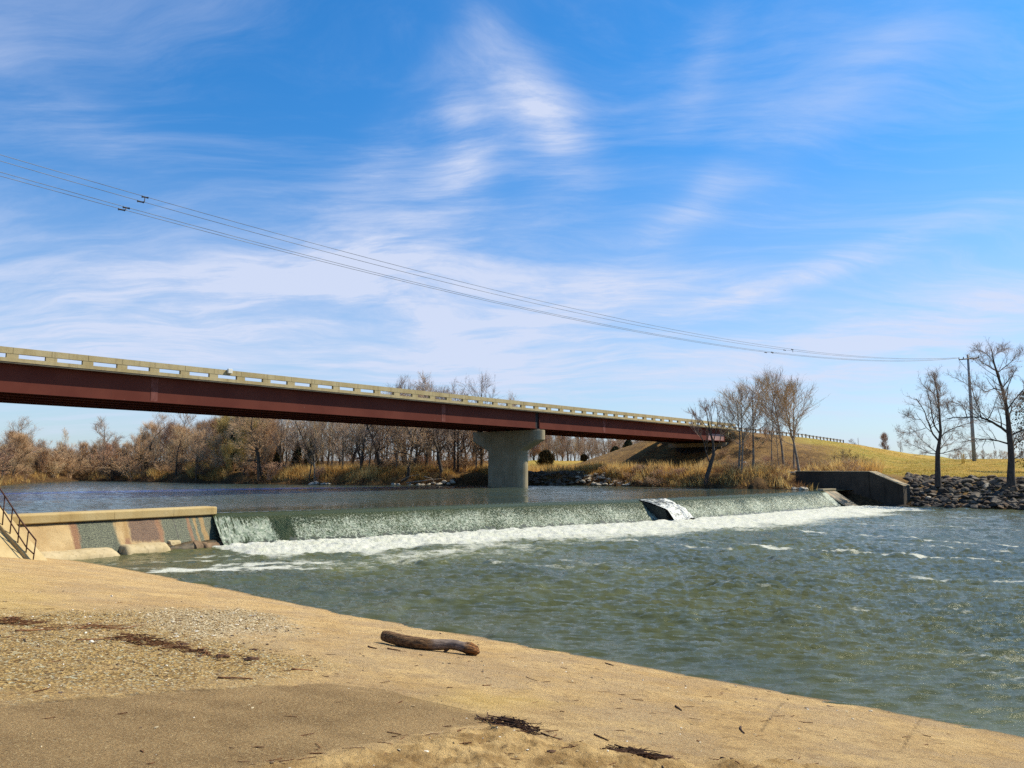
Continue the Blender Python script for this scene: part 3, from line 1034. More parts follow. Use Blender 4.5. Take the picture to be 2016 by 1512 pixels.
def build_weir():
    root = empty('weir', (C0.x, C0.y, 0))
    tag(root, 'low concrete overflow weir running across the river under the falling water', 'weir')
    inv = Matrix.Translation(-Vector((C0.x, C0.y, 0)))
    prof = [(-1.2, POOL - 0.35), (-0.6, POOL - 0.20), (0.0, POOL - 0.22), (0.5, POOL - 0.42), (BATTER - 0.25, 0.10), (BATTER + 0.2, -0.8), (-1.2, -0.8)]
    s, xs, ys = weir_lines(60)
    V, Fc = [], []
    k = len(prof)
    for i in range(60):
        for (o_, z) in prof:
            V.append((xs[i] + down.x * o_ - C0.x, ys[i] + down.y * o_ - C0.y, z))
    for i in range(59):
        for j in range(k):
            j2 = (j + 1) % k
            Fc.append((i * k + j, i * k + j2, (i + 1) * k + j2, (i + 1) * k + j))
    wetc = simple('wet_weir_concrete', (0.06, 0.07, 0.05), (0.10, 0.10, 0.07), 1.5, 0.4)
    link('spillway_body', mesh_np('spillway_body', np.array(V), np.array(Fc), wetc, False), root)
    # stepped dry end beside the wing wall
    m, n, bs, _ = material('stained_apron_concrete')
    co = n.geo_pos()
    al = n.new('ShaderNodeVectorMath', operation='DOT_PRODUCT')
    n.put(al.inputs[0], co)
    al.inputs[1].default_value = axis
    w_ = n.new('ShaderNodeTexNoise', noise_dimensions='1D')
    n.put(w_.inputs['W'], al.outputs['Value'])
    w_.inputs['Scale'].default_value = 2.2
    w_.inputs['Detail'].default_value = 4
    c = n.mix(n.step(w_.outputs[0], 0.40, 0.58), (0.060, 0.058, 0.022), (0.25, 0.155, 0.06))
    c = n.mix(n.step(n.noise(co, 5, 5, .6), .5, .7, 0, .5), c, (0.05, 0.045, 0.022))
    n.put(bs.inputs['Base Color'], c)
    bs.inputs['Roughness'].default_value = 0.6
    A, E = C1 + axis * 0.05, C1 + axis * 2.55
    mb = MB()
    z0, z1 = -0.4, POOL + 0.02
    t0, t1 = -0.3, BATTER + 0.9
    mb.hexa([A + down * t0 + Vector((0, 0, z0 - POOL)), A + down * t1 + Vector((0, 0, z0 - POOL)), E + down * t1 + Vector((0, 0, z0 - POOL)), E + down * t0 + Vector((0, 0, z0 - POOL)),
             A + down * t0 + Vector((0, 0, 0.02)), A + down * (t0 + 0.35) + Vector((0, 0, 0.02)), E + down * (t0 + 0.35) + Vector((0, 0, 0.02)), E + down * t0 + Vector((0, 0, 0.02))])
    mb.v = [tuple(inv @ Vector(v)) for v in mb.v]
    mb.build('apron', m, root)
    mb = MB()
    cc = (A + E) / 2 + Vector((0, 0, 0.10)) + down * -0.12
    mb.box(cc, axis * 1.3, down * 0.32, Vector((0, 0, 0.10)))
    mb.v = [tuple(inv @ Vector(v)) for v in mb.v]
    bevel(mb.build('sill_block', M['pier'], root), 0.03)
    return root


build_weir()


def build_cascade():
    ns, nt = 900, 44
    s, xs, ys = weir_lines(ns)
    t = np.linspace(0, 1, nt)
    off = np.where(t < 0.3, -0.35 + t / 0.3 * 1.0, 0.65 + (t - 0.3) / 0.7 * (BATTER - 0.60))
    zz = np.where(t < 0.30, POOL + 0.005 - 0.22 * (t / 0.3) ** 2.2, 0)
    z_mid = POOL + 0.005 - 0.22
    u = np.clip((t - 0.3) / 0.7, 0, 1)
    zz = np.where(t >= 0.30, z_mid + (-0.15 - z_mid) * u ** 0.92, zz)
    S, T = np.meshgrid(s, t, indexing='ij')
    X = xs[:, None] + down.x * off[None, :]
    Y = ys[:, None] + down.y * off[None, :]
    Z = np.broadcast_to(zz[None, :], X.shape).copy()
    e = sst(T, 0.22, 0.45)
    nn = fbm(S * 3.0, T * 14, 3, 4) - 0.5
    n2 = fbm(S * 9.0, T * 16, 13, 3) - 0.5
    Z = Z + e * (nn * 0.07 + n2 * 0.07)
    X = X + down.x * e * n2 * 0.10
    Y = Y + down.y * e * n2 * 0.10
    V = np.stack([X, Y, Z], -1).reshape(-1, 3)
    m, n, bs, out, co = water_material('falling_water', (0.026, 0.050, 0.032), (0.050, 0.078, 0.042), 0.25)
    bs.inputs['Specular IOR Level'].default_value = 0.2
    bs.inputs['Specular Tint'].default_value = (1.0, 1.0, 0.8, 1)
    ae = n.attr('aer')
    uvm = n.new('ShaderNodeCombineXYZ')
    n.put(uvm.inputs[0], n.attr('al'))
    n.put(uvm.inputs[1], n.attr('dn'))
    vec = uvm.outputs[0]
    fl1 = n.noise(n.map(vec, scale=(1, 0.75, 1)), 9.0, 6, 0.8)
    fl2 = n.noise(n.map(vec, scale=(1, 0.8, 1)), 20.0, 4, 0.7)
    thr = n.noise(vec, 0.45, 4, 0.6)
    tt = n.m('MULTIPLY_ADD', fl1, 0.55, n.m('MULTIPLY', fl2, 0.45))
    stv = n.noise(n.map(vec, scale=(1, 0.10, 1)), 9.0, 5, 0.7)
    tt = n.m('ADD', n.m('MULTIPLY', tt, 0.88), n.m('MULTIPLY', stv, 0.12))
    tt = n.m('ADD', tt, n.m('MULTIPLY', n.m('SUBTRACT', thr, 0.5), 0.18))
    tt = n.m('ADD', n.m('MULTIPLY', tt, n.m('SUBTRACT', 1.0, n.attr('thread'))), n.m('MULTIPLY', stv, n.attr('thread')))
    tt = n.m('ADD', tt, n.m('MULTIPLY', n.m('SUBTRACT', ae, 0.5), 0.30))
    mask = n.step(tt, 0.530, 0.600, 0, 0.74)
    h = n.m('ADD', fl1, n.m('MULTIPLY', fl2, 0.7))
    n.put(bs.inputs['Normal'], n.bump(h, 0.7, 0.07))
    bcol = n.mix(n.step(n.noise(vec, 0.5, 4, .6), .35, .65), (0.018, 0.034, 0.018), (0.038, 0.052, 0.022))
    bcol = n.mix(n.attr('lip'), bcol, (0.060, 0.072, 0.026))
    n.put(bs.inputs['Base Color'], bcol)
    d = n.new('ShaderNodeBsdfPrincipled')
    tint = n.vor(vec, 7.0, out='Color')
    sp_ = n.new('ShaderNodeSeparateColor')
    n.put(sp_.inputs[0], tint)
    n.put(d.inputs['Base Color'], n.mix(sp_.outputs[0], (0.20, 0.27, 0.18), (0.62, 0.66, 0.52)))
    d.inputs['Roughness'].default_value = 0.5
    n.put(d.inputs['Normal'], n.bump(h, 0.6, 0.08))
    mx = n.new('ShaderNodeMixShader')
    n.put(mx.inputs[0], mask)
    n.nt.links.new(bs.outputs[0], mx.inputs[1])
    n.nt.links.new(d.outputs[0], mx.inputs[2])
    n.nt.links.new(mx.outputs[0], out.inputs[0])
    Fc = grid_faces(ns, nt)
    me = mesh_np('cascade', V, Fc, m, True)
    L = s[-1]
    aer = 0.50 + 0.22 * sst(T, 0.20, 0.6) - 0.55 * (1 - sst(T, 0.17, 0.36)) + 0.10 * (fbm(S * .3, T * 2, 44, 3) - .5)
    # a glassy dark gap near the left end, bright edges beside it
    g = ((S - 3.35) / 0.50) ** 2 + ((T - 0.52) / 0.42) ** 2
    aer = aer - 0.62 * np.exp(-g ** 2)
    aer = aer + 0.16 * np.exp(-((S - 2.3) / 0.7) ** 2) * sst(T, 0.2, 0.4)
    aer = aer + 0.62 * sst(S, L - 1.5, L - 0.7) * sst(T, .1, .3)
    thread = (1 - sst(S, 0.8, 2.0)) + 0.6 * sst(S, L - 1.3, L - 0.6)
    aer = aer + 0.20 * (1 - sst(S, 0.5, 1.6)) * sst(T, .15, .3)
    set_attr(me, 'aer', aer.ravel())
    set_attr(me, 'thread', np.clip(thread, 0, 1).ravel())
    set_attr(me, 'lip', (1 - sst(T, .2, .4)).ravel())
    set_attr(me, 'al', S.ravel())
    set_attr(me, 'dn', (T * 3.2).ravel())
    o = link('falling_water', me)
    tag(o, kind='structure')


build_cascade()


def build_buttress():
    """dark block standing out of the weir face, water breaking over it"""
    a = P(1252, 983, POOL)
    root = empty('concrete_block', (a.x, a.y, 0))
    tag(root, 'dark wet concrete block jutting from the weir with white water breaking over it', 'concrete block')
    ax2 = axis
    o = Vector((a.x, a.y, 0))
    dn = (down * 1.0 + axis * 0.05).normalized()
    mb = MB()
    wdt = 2.0
    L = 3.9

    def pt(u, w, z):
        q = dn * u + ax2 * w
        return (q.x, q.y, z)
    prof = [(-0.4, POOL - 0.22), (0.3, POOL - 0.05), (1.2, POOL - 0.30), (2.0, POOL - 0.52), (2.62, POOL - 0.70), (2.75, 0.70), (2.85, -0.4), (-0.4, -0.4)]
    rr = random.Random(4)
    cols = 7
    vs, fs = [], []
    for j in range(cols):
        w = wdt * j / (cols - 1)
        for i, (u, z) in enumerate(prof):
            k = 0.5 - abs(j / (cols - 1) - 0.5)
            vs.append(pt(u + rr.uniform(-.05, .05) - (0.35 * j / cols if i in (4, 5) else 0), w, z + (rr.uniform(-.035, .035) + 0.04 * k - 0.10 * (j / cols) if i < 6 else 0)))
    k = len(prof)
    for j in range(cols - 1):
        for i in range(k):
            i2 = (i + 1) % k
            fs.append((j * k + i, (j + 1) * k + i, (j + 1) * k + i2, j * k + i2))
    fs.append(tuple(range(k)))
    fs.append(tuple(reversed([(cols - 1) * k + i for i in range(k)])))
    mb.add(vs, fs)
    m, n, bs, _ = material('wet_black_concrete')
    co = n.geo_pos()
    f = n.noise(co, 9, 6, 0.75)
    n.put(bs.inputs['Base Color'], n.mix(n.step(f, 0.55, 0.70), (0.018, 0.020, 0.018), (0.16, 0.17, 0.15)))
    bs.inputs['Roughness'].default_value = 0.35
    mb.build('block_body', m, root)
    # the skin of water over the top and down the right shoulder
    mf, n, bs, _ = material('white_water')
    co = n.geo_pos()
    n.put(bs.inputs['Base Color'], n.mix(n.step(n.m('ADD', n.noise(n.map(co, rot=(0, 0, -math.atan2(down.y, down.x)), scale=(.35, 1, 1)), 6, 7, .72), n.m('MULTIPLY', n.attr('spill'), 0.11)), 0.49, 0.62), (0.075, 0.085, 0.075), (0.74, 0.74, 0.67)))
    bs.inputs['Roughness'].default_value = 0.5
    n.put(bs.inputs['Normal'], n.bump(n.noise(co, 6, 6, .7), .8, .12))
    nu, nw = 90, 70
    U, Wd = np.meshgrid(np.linspace(0.0, 3.7, nu), np.linspace(0.10, 3.4, nw), indexing='ij')
    top = np.interp(U, [p[0] for p in prof[:5]] + [2.85, 3.1, 3.4, 4.9], [p[1] for p in prof[:5]] + [0.80, 0.50, 0.12, 0.0])
    side = sst(Wd, 1.75, 3.3)
    low = np.interp(U, [-.35, .65, 2.55, 4.9], [POOL, POOL - .21, -.05, -.15])
    Z = top * (1 - side) + low * side + (0.03 + 0.07 * sst(U, .3, 1.5)) * (1 - sst(Wd, 3.2, 3.9) * .9) + .14 * np.exp(-((Wd - 1.9) / .6) ** 2) * sst(U, .6, 1.6) + ((fbm(U * 2.2, Wd * 3, 2, 4) - .45) * (0.16 + 0.16 * sst(U, 1.6, 2.6)) + (fbm(U * 7, Wd * 7, 12, 3) - .5) * 0.12) * sst(Wd, 0.0, .6)
    Xw = dn.x * U + ax2.x * Wd
    Yw = dn.y * U + ax2.y * Wd
    Vv = np.stack([Xw, Yw, Z], -1).reshape(-1, 3)
    skin = mesh_np('water_skin', Vv, grid_faces(nu, nw), mf, True)
    set_attr(skin, 'spill', np.clip(sst(side, .15, .6) + sst(U, 1.5, 2.4), 0, 1).ravel())
    link('water_skin', skin, root)


build_buttress()

# ------------------------------------------------------------------ low wall with coping on the left
def build_left_wall():
    o = Vector((C0.x, C0.y, 0))
    root = empty('retaining_wall', o)
    tag(root, 'stained concrete wall with rounded coping between the stair and the overflow', 'wall')
    Lw = 12.5
    nrm = Vector((-wdir.y, wdir.x, 0))
    if nrm.dot(down) < 0:
        nrm = -nrm

    def pt(s, o_, z):
        return wdir * s + nrm * o_ + Vector((0, 0, z))
    # stained face
    m, n, bs, _ = material('stained_wall_face')
    sco, vco = n.attr('ws'), n.attr('wz')
    cv_ = n.new('ShaderNodeCombineXYZ')
    n.put(cv_.inputs[0], sco)
    n.put(cv_.inputs[1], vco)
    vec = cv_.outputs[0]
    wob = n.m('MULTIPLY', n.m('SUBTRACT', n.noise(n.map(vec, scale=(1, .40, 1)), 2.2, 7, 0.72), 0.5), 0.62)
    sw = n.m('ADD', sco, wob)
    dry = n.mix(n.step(n.noise(vec, 0.9, 6, .6), .35, .65), (0.40, 0.25, 0.085), (0.52, 0.36, 0.155))
    peb = n.noise(vec, 19, 6, 0.85)
    wet = n.mix(n.step(peb, 0.46, 0.58), (0.014, 0.020, 0.008), (0.20, 0.21, 0.115))
    wet = n.mix(n.step(n.noise(n.map(vec, scale=(1, .15, 1)), 3.5, 5, .65), .5, .66, 0, .6), wet, (0.030, 0.040, 0.014))
    wetb = n.mix(n.step(peb, 0.44, 0.60), (0.055, 0.020, 0.007), (0.23, 0.115, 0.045))
    rust = n.mix(n.step(peb, 0.4, 0.7), (0.18, 0.058, 0.016), (0.36, 0.190, 0.058))
    ochre = n.mix(n.step(peb, 0.4, 0.7), (0.30, 0.165, 0.035), (0.42, 0.25, 0.07))

    def band(a, b_, soft=0.10):
        return n.m('MULTIPLY', n.step(sw, a - soft, a + soft), n.step(sw, b_ + soft, b_ - soft))
    c = dry
    c = n.mix(band(5.15, 7.05), c, wet)
    c = n.mix(band(6.85, 7.15, 0.08), c, rust)
    c = n.mix(band(3.10, 4.55), c, n.mix(n.step(n.m('ADD', vco, n.m('MULTIPLY', wob, 1.2)), 0.35, 0.55), dry, wetb))
    c = n.mix(band(4.60, 4.85, .08), c, n.mix(n.step(vco, .55, .75), rust, ochre))
    c = n.mix(band(2.92, 3.2, .08), c, rust)
    c = n.mix(band(-0.2, 2.95), c, wet)
    for (a, b_, q_) in [(1.42, 1.62, rust), (1.08, 1.22, ochre), (0.62, 0.86, ochre)]:
        c = n.mix(n.m('MULTIPLY', band(a, b_, 0.05), 0.85), c, q_)
    c = n.mix(n.m('MULTIPLY', n.step(n.m('ABSOLUTE', n.m('SUBTRACT', sw, 2.25)), 0.035, 0.015), 0.9), c, (0.02, 0.018, 0.012))
    c = n.mix(n.step(vco, 1.38, 1.50, 0, .8), c, (0.05, 0.035, 0.018))
    c = n.mix(n.m('MULTIPLY', n.step(n.m('ADD', vco, wob), 0.24, 0.06), n.step(sco, 4.2, 3.2)), c, (0.030, 0.024, 0.012))
    n.put(bs.inputs['Base Color'], c)
    bs.inputs['Roughness'].default_value = 0.55
    n.put(bs.inputs['Normal'], n.bump(n.m('ADD', peb, n.noise(vec, 30, 3, .6)), 0.5, 0.05))
    ns_, nz = 140, 24
    S, Zz = np.meshgrid(np.linspace(-0.12, Lw, ns_), np.linspace(-0.5, 1.52, nz), indexing='ij')
    off = 0.35 + (1.52 - Zz) * 0.62
    off = off + (fbm(S * 2.5, Zz * 2.5, 6, 4) - .5) * 0.06
    V = np.stack([wdir.x * S + nrm.x * off, wdir.y * S + nrm.y * off, Zz], -1).reshape(-1, 3)
    # end cheek against the overflow and the back of the wall
    nv = len(V)
    back = np.array([tuple(pt(-0.12, -0.45, -0.5)), tuple(pt(-0.12, -0.45, 1.52)), tuple(pt(Lw, -0.45, -0.5)), tuple(pt(Lw, -0.45, 1.52))])
    V2 = np.vstack([V, back])
    Fc = grid_faces(ns_, nz).tolist()
    fcs = [f for f in Fc]
    for j in range(nz - 1):
        fcs.append([j, j + 1, nv + 1, nv] if j == nz - 2 else [j, j + 1, nv, nv])
    me = bpy.data.meshes.new('wall_face')
    poly = [tuple(f) for f in Fc] + [tuple(range(nz)) + (nv + 1, nv), (nv, nv + 1, nv + 3, nv + 2), (nz - 1,) + tuple(i * nz + nz - 1 for i in range(1, ns_)) + (nv + 3, nv + 1)]
    me.from_pydata([tuple(v) for v in V2], [], poly)
    me.materials.append(m)
    set_attr(me, 'ws', np.concatenate([S.ravel(), [0, 0, Lw, Lw]]))
    set_attr(me, 'wz', np.concatenate([Zz.ravel(), [0, 1.5, 0, 1.5]]))
    link('wall_face', me, root)
    # coping with rounded nose
    prof = [(-0.50, 1.53), (0.46, 1.53), (0.50, 1.57), (0.51, 1.86)] + [(0.43 + 0.08 * math.cos(t), 1.87 + 0.08 * math.sin(t)) for t in np.linspace(0.2, math.pi / 2, 5)] + [(-0.50, 1.955)]
    k = len(prof)
    vs, fs = [], []
    stations = [(-0.16, 0.80), (-0.08, 0.95), (0.05, 1.0), (2.26, 1.0), (2.265, 0.985), (2.28, 0.985), (2.285, 1.0), (5.2, 1.0), (5.205, .985), (5.22, .985), (5.225, 1.0), (8.6, 1.0), (Lw, 1.0)]
    for (s_, kk) in stations:
        for (o_, z) in prof:
            q = pt(s_, -0.05 + (o_ + 0.05) * kk, 1.74 + (z - 1.74) * (0.5 + 0.5 * kk))
            vs.append(tuple(q))
    for i in range(len(stations) - 1):
        for j in range(k):
            j2 = (j + 1) % k
            fs.append((i * k + j, (i + 1) * k + j, (i + 1) * k + j2, i * k + j2))
    fs.append(tuple(reversed(range(k))))
    fs.append(tuple((len(stations) - 1) * k + j for j in range(k)))
    mb = MB()
    mb.add(vs, fs)
    cop = concrete('coping_concrete', (0.46, 0.32, 0.13), (0.55, 0.42, 0.21), (0.24, 0.15, 0.06), streak=0.35)
    mb.build('coping', cop, root)
    # broken rounded toe blocks at the foot
    toe = concrete('toe_concrete', (0.46, 0.35, 0.18), (0.56, 0.45, 0.27), (0.20, 0.15, 0.07), streak=0.6, scale=1.6)
    toed = simple('mossy_toe_rubble', (0.020, 0.018, 0.010), (0.13, 0.085, 0.035), 3.0, 0.6, 0.6, 10)
    toeb = simple('brown_toe_rubble', (0.13, 0.080, 0.040), (0.24, 0.155, 0.085), 3.0, 0.8, 0.6, 10)

    def lump(s0, s1, o0, o1, z1, mt, name, seed, rough=0.05, zr=0.35):
        nu, nv_ = 26, 14
        U, T = np.meshgrid(np.linspace(0, 1, nu), np.linspace(0, 1, nv_), indexing='ij')
        prof_o = np.interp(T, [0, .45, .75, 1], [o0, o0 + (o1 - o0) * .62, o1 - 0.02, o1 + 0.06])
        prof_z = np.interp(T, [0, .45, .75, 1], [z1, z1 - 0.03, z1 * 0.45, -0.4])
        endf = sst(U, 0, 0.06) * (1 - sst(U, 0.94, 1))
        ss = s0 + (s1 - s0) * U
        nz_ = (fbm(U * (s1 - s0) * 2 + seed, T * 4, seed, 4) - .5)
        prof_z = -0.4 + (prof_z + 0.4) * (0.72 + 0.28 * endf) + nz_ * rough * 2
        prof_o = o0 + (prof_o - o0) * (0.9 + 0.1 * endf) + nz_ * rough * 1.5
        V_ = np.stack([wdir.x * ss + nrm.x * prof_o, wdir.y * ss + nrm.y * prof_o, prof_z], -1).reshape(-1, 3)
        F_ = [tuple(f) for f in grid_faces(nu, nv_)]
        nb_ = len(V_)
        e0 = pt(s0, o0, -0.4)
        e1 = pt(s1, o0, -0.4)
        V_ = np.vstack([V_, [tuple(e0), tuple(e1)]])
        F_.append(tuple(range(nv_)) + (nb_,))
        F_.append(tuple((nu - 1) * nv_ + i for i in range(nv_)) + (nb_ + 1,))
        me_ = bpy.data.meshes.new(name)
        me_.from_pydata([tuple(v) for v in V_], [], F_)
        me_.materials.append(mt)
        me_.polygons.foreach_set('use_smooth', np.full(len(me_.polygons), True))
        return link(name, me_, root)
    t1 = lump(5.55, 9.6, 1.0, 2.1, 0.36, toe, 'toe_block', 3)
    tag(t1, 'pale toe block nearest the stair')
    lump(3.05, 5.25, 1.0, 1.95, 0.40, toe, 'toe_block', 8)
    lump(-0.35, 3.3, 0.9, 1.75, 0.30, toed, 'rubble_ledge', 21, 0.11)
    lump(-0.25, 1.35, 1.2, 2.0, 0.26, toeb, 'broken_slab', 34, 0.07)
    lump(2.25, 2.85, 1.0, 1.45, 0.42, toe, 'broken_slab', 51, 0.03)
    lump(1.35, 1.75, 1.0, 1.85, 0.34, toeb, 'broken_slab', 57, 0.06)


build_left_wall()

# ------------------------------------------------------------------ sloping stair slab and pipe railing at the left edge
def build_stair():
    base = P(63, 1109, 0.32)
    u = Vector((-0.97, 0.25, 0)).normalized()           # the way up
    rise = 0.86
    side = Vector((-u.y, u.x, 0))
    if side.y > 0:
        side = -side                                    # towards the viewer
    root = empty('concrete_stair', base)
    tag(root, 'sunlit sloping concrete stair slab climbing beside the low wall', 'stair')
    mb = MB()

    def q(s, w, z):
        return u * s + side * w + Vector((0, 0, z))
    n = 14
    # cheek slab that carries the railing
    for (w0, w1, dz) in [(-0.65, 0.10, 0.06)]:
        L = 6.0
        mb.hexa([q(-0.15, w0, -0.7), q(L, w0, -0.7), q(L, w1, -0.7), q(-0.15, w1, -0.7),
                 q(-0.15, w0, dz - 0.05), q(L, w0, dz + L * rise), q(L, w1, dz + L * rise), q(-0.15, w1, dz - 0.05)])
    sl = concrete('stair_concrete', (0.44, 0.31, 0.14), (0.54, 0.42, 0.22), (0.25, 0.17, 0.08), streak=0.3)
    bevel(mb.build('cheek_wall', sl, root), 0.04)
    mb = MB()
    L = 6.0
    mb.hexa([q(-0.05, 0.101, -0.9), q(L, 0.101, -0.9), q(L, 2.6, -0.9), q(-0.05, 2.2, -0.9),
             q(-0.05, 0.101, -0.10), q(L, 0.101, -0.06 + L * rise), q(L, 2.6, -0.06 + L * rise), q(-0.05, 2.2, -0.10)])
    mb.build('slope_slab', sl, root)
    # railing
    rl = empty('stair_railing', base)
    tag(rl, 'rusty pipe handrail with five posts along the sloping stair', 'railing')
    px_posts = [((63, 1110), (71, 1064)), ((49, 1101), (56, 1045)), ((34, 1076), (39, 1022)), ((19, 1051), (25, 1000)), ((5, 1028), (9.5, 976))]
    bots, tops = [], []
    for (pb, ptp) in px_posts:
        # a point in the vertical plane of the railing
        def hit(px, py):
            d = px_dir(px, py)
            nn = Vector((-u.y, u.x, 0))
            t = nn.dot(base) / nn.dot(d)
            return Vector((0, 0, CZ)) + d * t
        bots.append(hit(*pb) - base)
        tops.append(hit(*ptp) - base)
    step = (tops[-1] - tops[0]) / 4
    stb = (bots[-1] - bots[0]) / 4
    for k in range(1, 5):
        bots.append(bots[4] + stb * k)
        tops.append(tops[4] + step * k)
    r_ = 0.028
    for k in range(9):
        mb = MB()
        mb.tube([bots[k] - Vector((0, 0, 0.25)), tops[k]], r_ * 0.85, 8)
        mb.build('post', M['rail_steel'], rl, True)
    for nm, f in (('top_rail', 1.0), ('middle_rail', 0.42)):
        mb = MB()
        mb.tube([bots[k] + (tops[k] - bots[k]) * f for k in range(9)], r_ if f == 1 else r_ * 0.85, 8)
        mb.build(nm, M['rail_steel'], rl, True)


build_stair()

# ------------------------------------------------------------------ right wing wall
def build_wing():
    root = empty('wing_wall', (ww_end.x, ww_end.y, 0))
    tag(root, 'dark shaded concrete wing wall with sloping top at the far end of the weir', 'wall')
    up_ = -flow
    side = Vector((-flow.y, flow.x, 0))
    if side.x < 0:
        side = -side
    m = concrete('shaded_wall_concrete', (0.048, 0.038, 0.028), (0.085, 0.066, 0.048), (0.022, 0.018, 0.014), streak=0.8)  # near-black base colour holds the shade of the wall's river face

    def q(s, w, z):
        return up_ * s + side * w + Vector((0, 0, z))

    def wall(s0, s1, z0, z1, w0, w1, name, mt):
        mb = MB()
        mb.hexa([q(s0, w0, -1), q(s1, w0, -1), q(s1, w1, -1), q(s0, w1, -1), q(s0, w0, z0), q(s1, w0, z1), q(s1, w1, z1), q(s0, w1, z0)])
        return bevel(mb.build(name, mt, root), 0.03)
    TH = 2.0
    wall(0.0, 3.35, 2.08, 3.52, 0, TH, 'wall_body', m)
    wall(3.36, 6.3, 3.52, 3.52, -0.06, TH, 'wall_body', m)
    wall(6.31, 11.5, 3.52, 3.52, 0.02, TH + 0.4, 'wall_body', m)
    cp = concrete('wing_coping', (0.34, 0.26, 0.15), (0.44, 0.36, 0.23), (0.16, 0.11, 0.06), streak=.4)
    wall_c = []
    for (s0, s1, z0, z1) in [(-0.03, 3.35, 2.08, 3.52), (3.36, 11.5, 3.52, 3.52)]:
        mb = MB()
        h = 0.07
        w0, w1 = -0.07, TH + 0.05
        mb.hexa([q(s0, w0, z0 + .002), q(s1, w0, z1 + .002), q(s1, w1, z1 + .002), q(s0, w1, z0 + .002), q(s0, w0, z0 + h), q(s1, w0, z1 + h), q(s1, w1, z1 + h), q(s0, w1, z0 + h)])
        bevel(mb.build('coping', cp, root), 0.02)
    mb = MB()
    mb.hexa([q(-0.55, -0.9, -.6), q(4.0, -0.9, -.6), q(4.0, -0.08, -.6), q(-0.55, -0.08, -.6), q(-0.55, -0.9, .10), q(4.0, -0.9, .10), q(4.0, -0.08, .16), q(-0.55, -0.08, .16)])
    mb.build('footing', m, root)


build_wing()

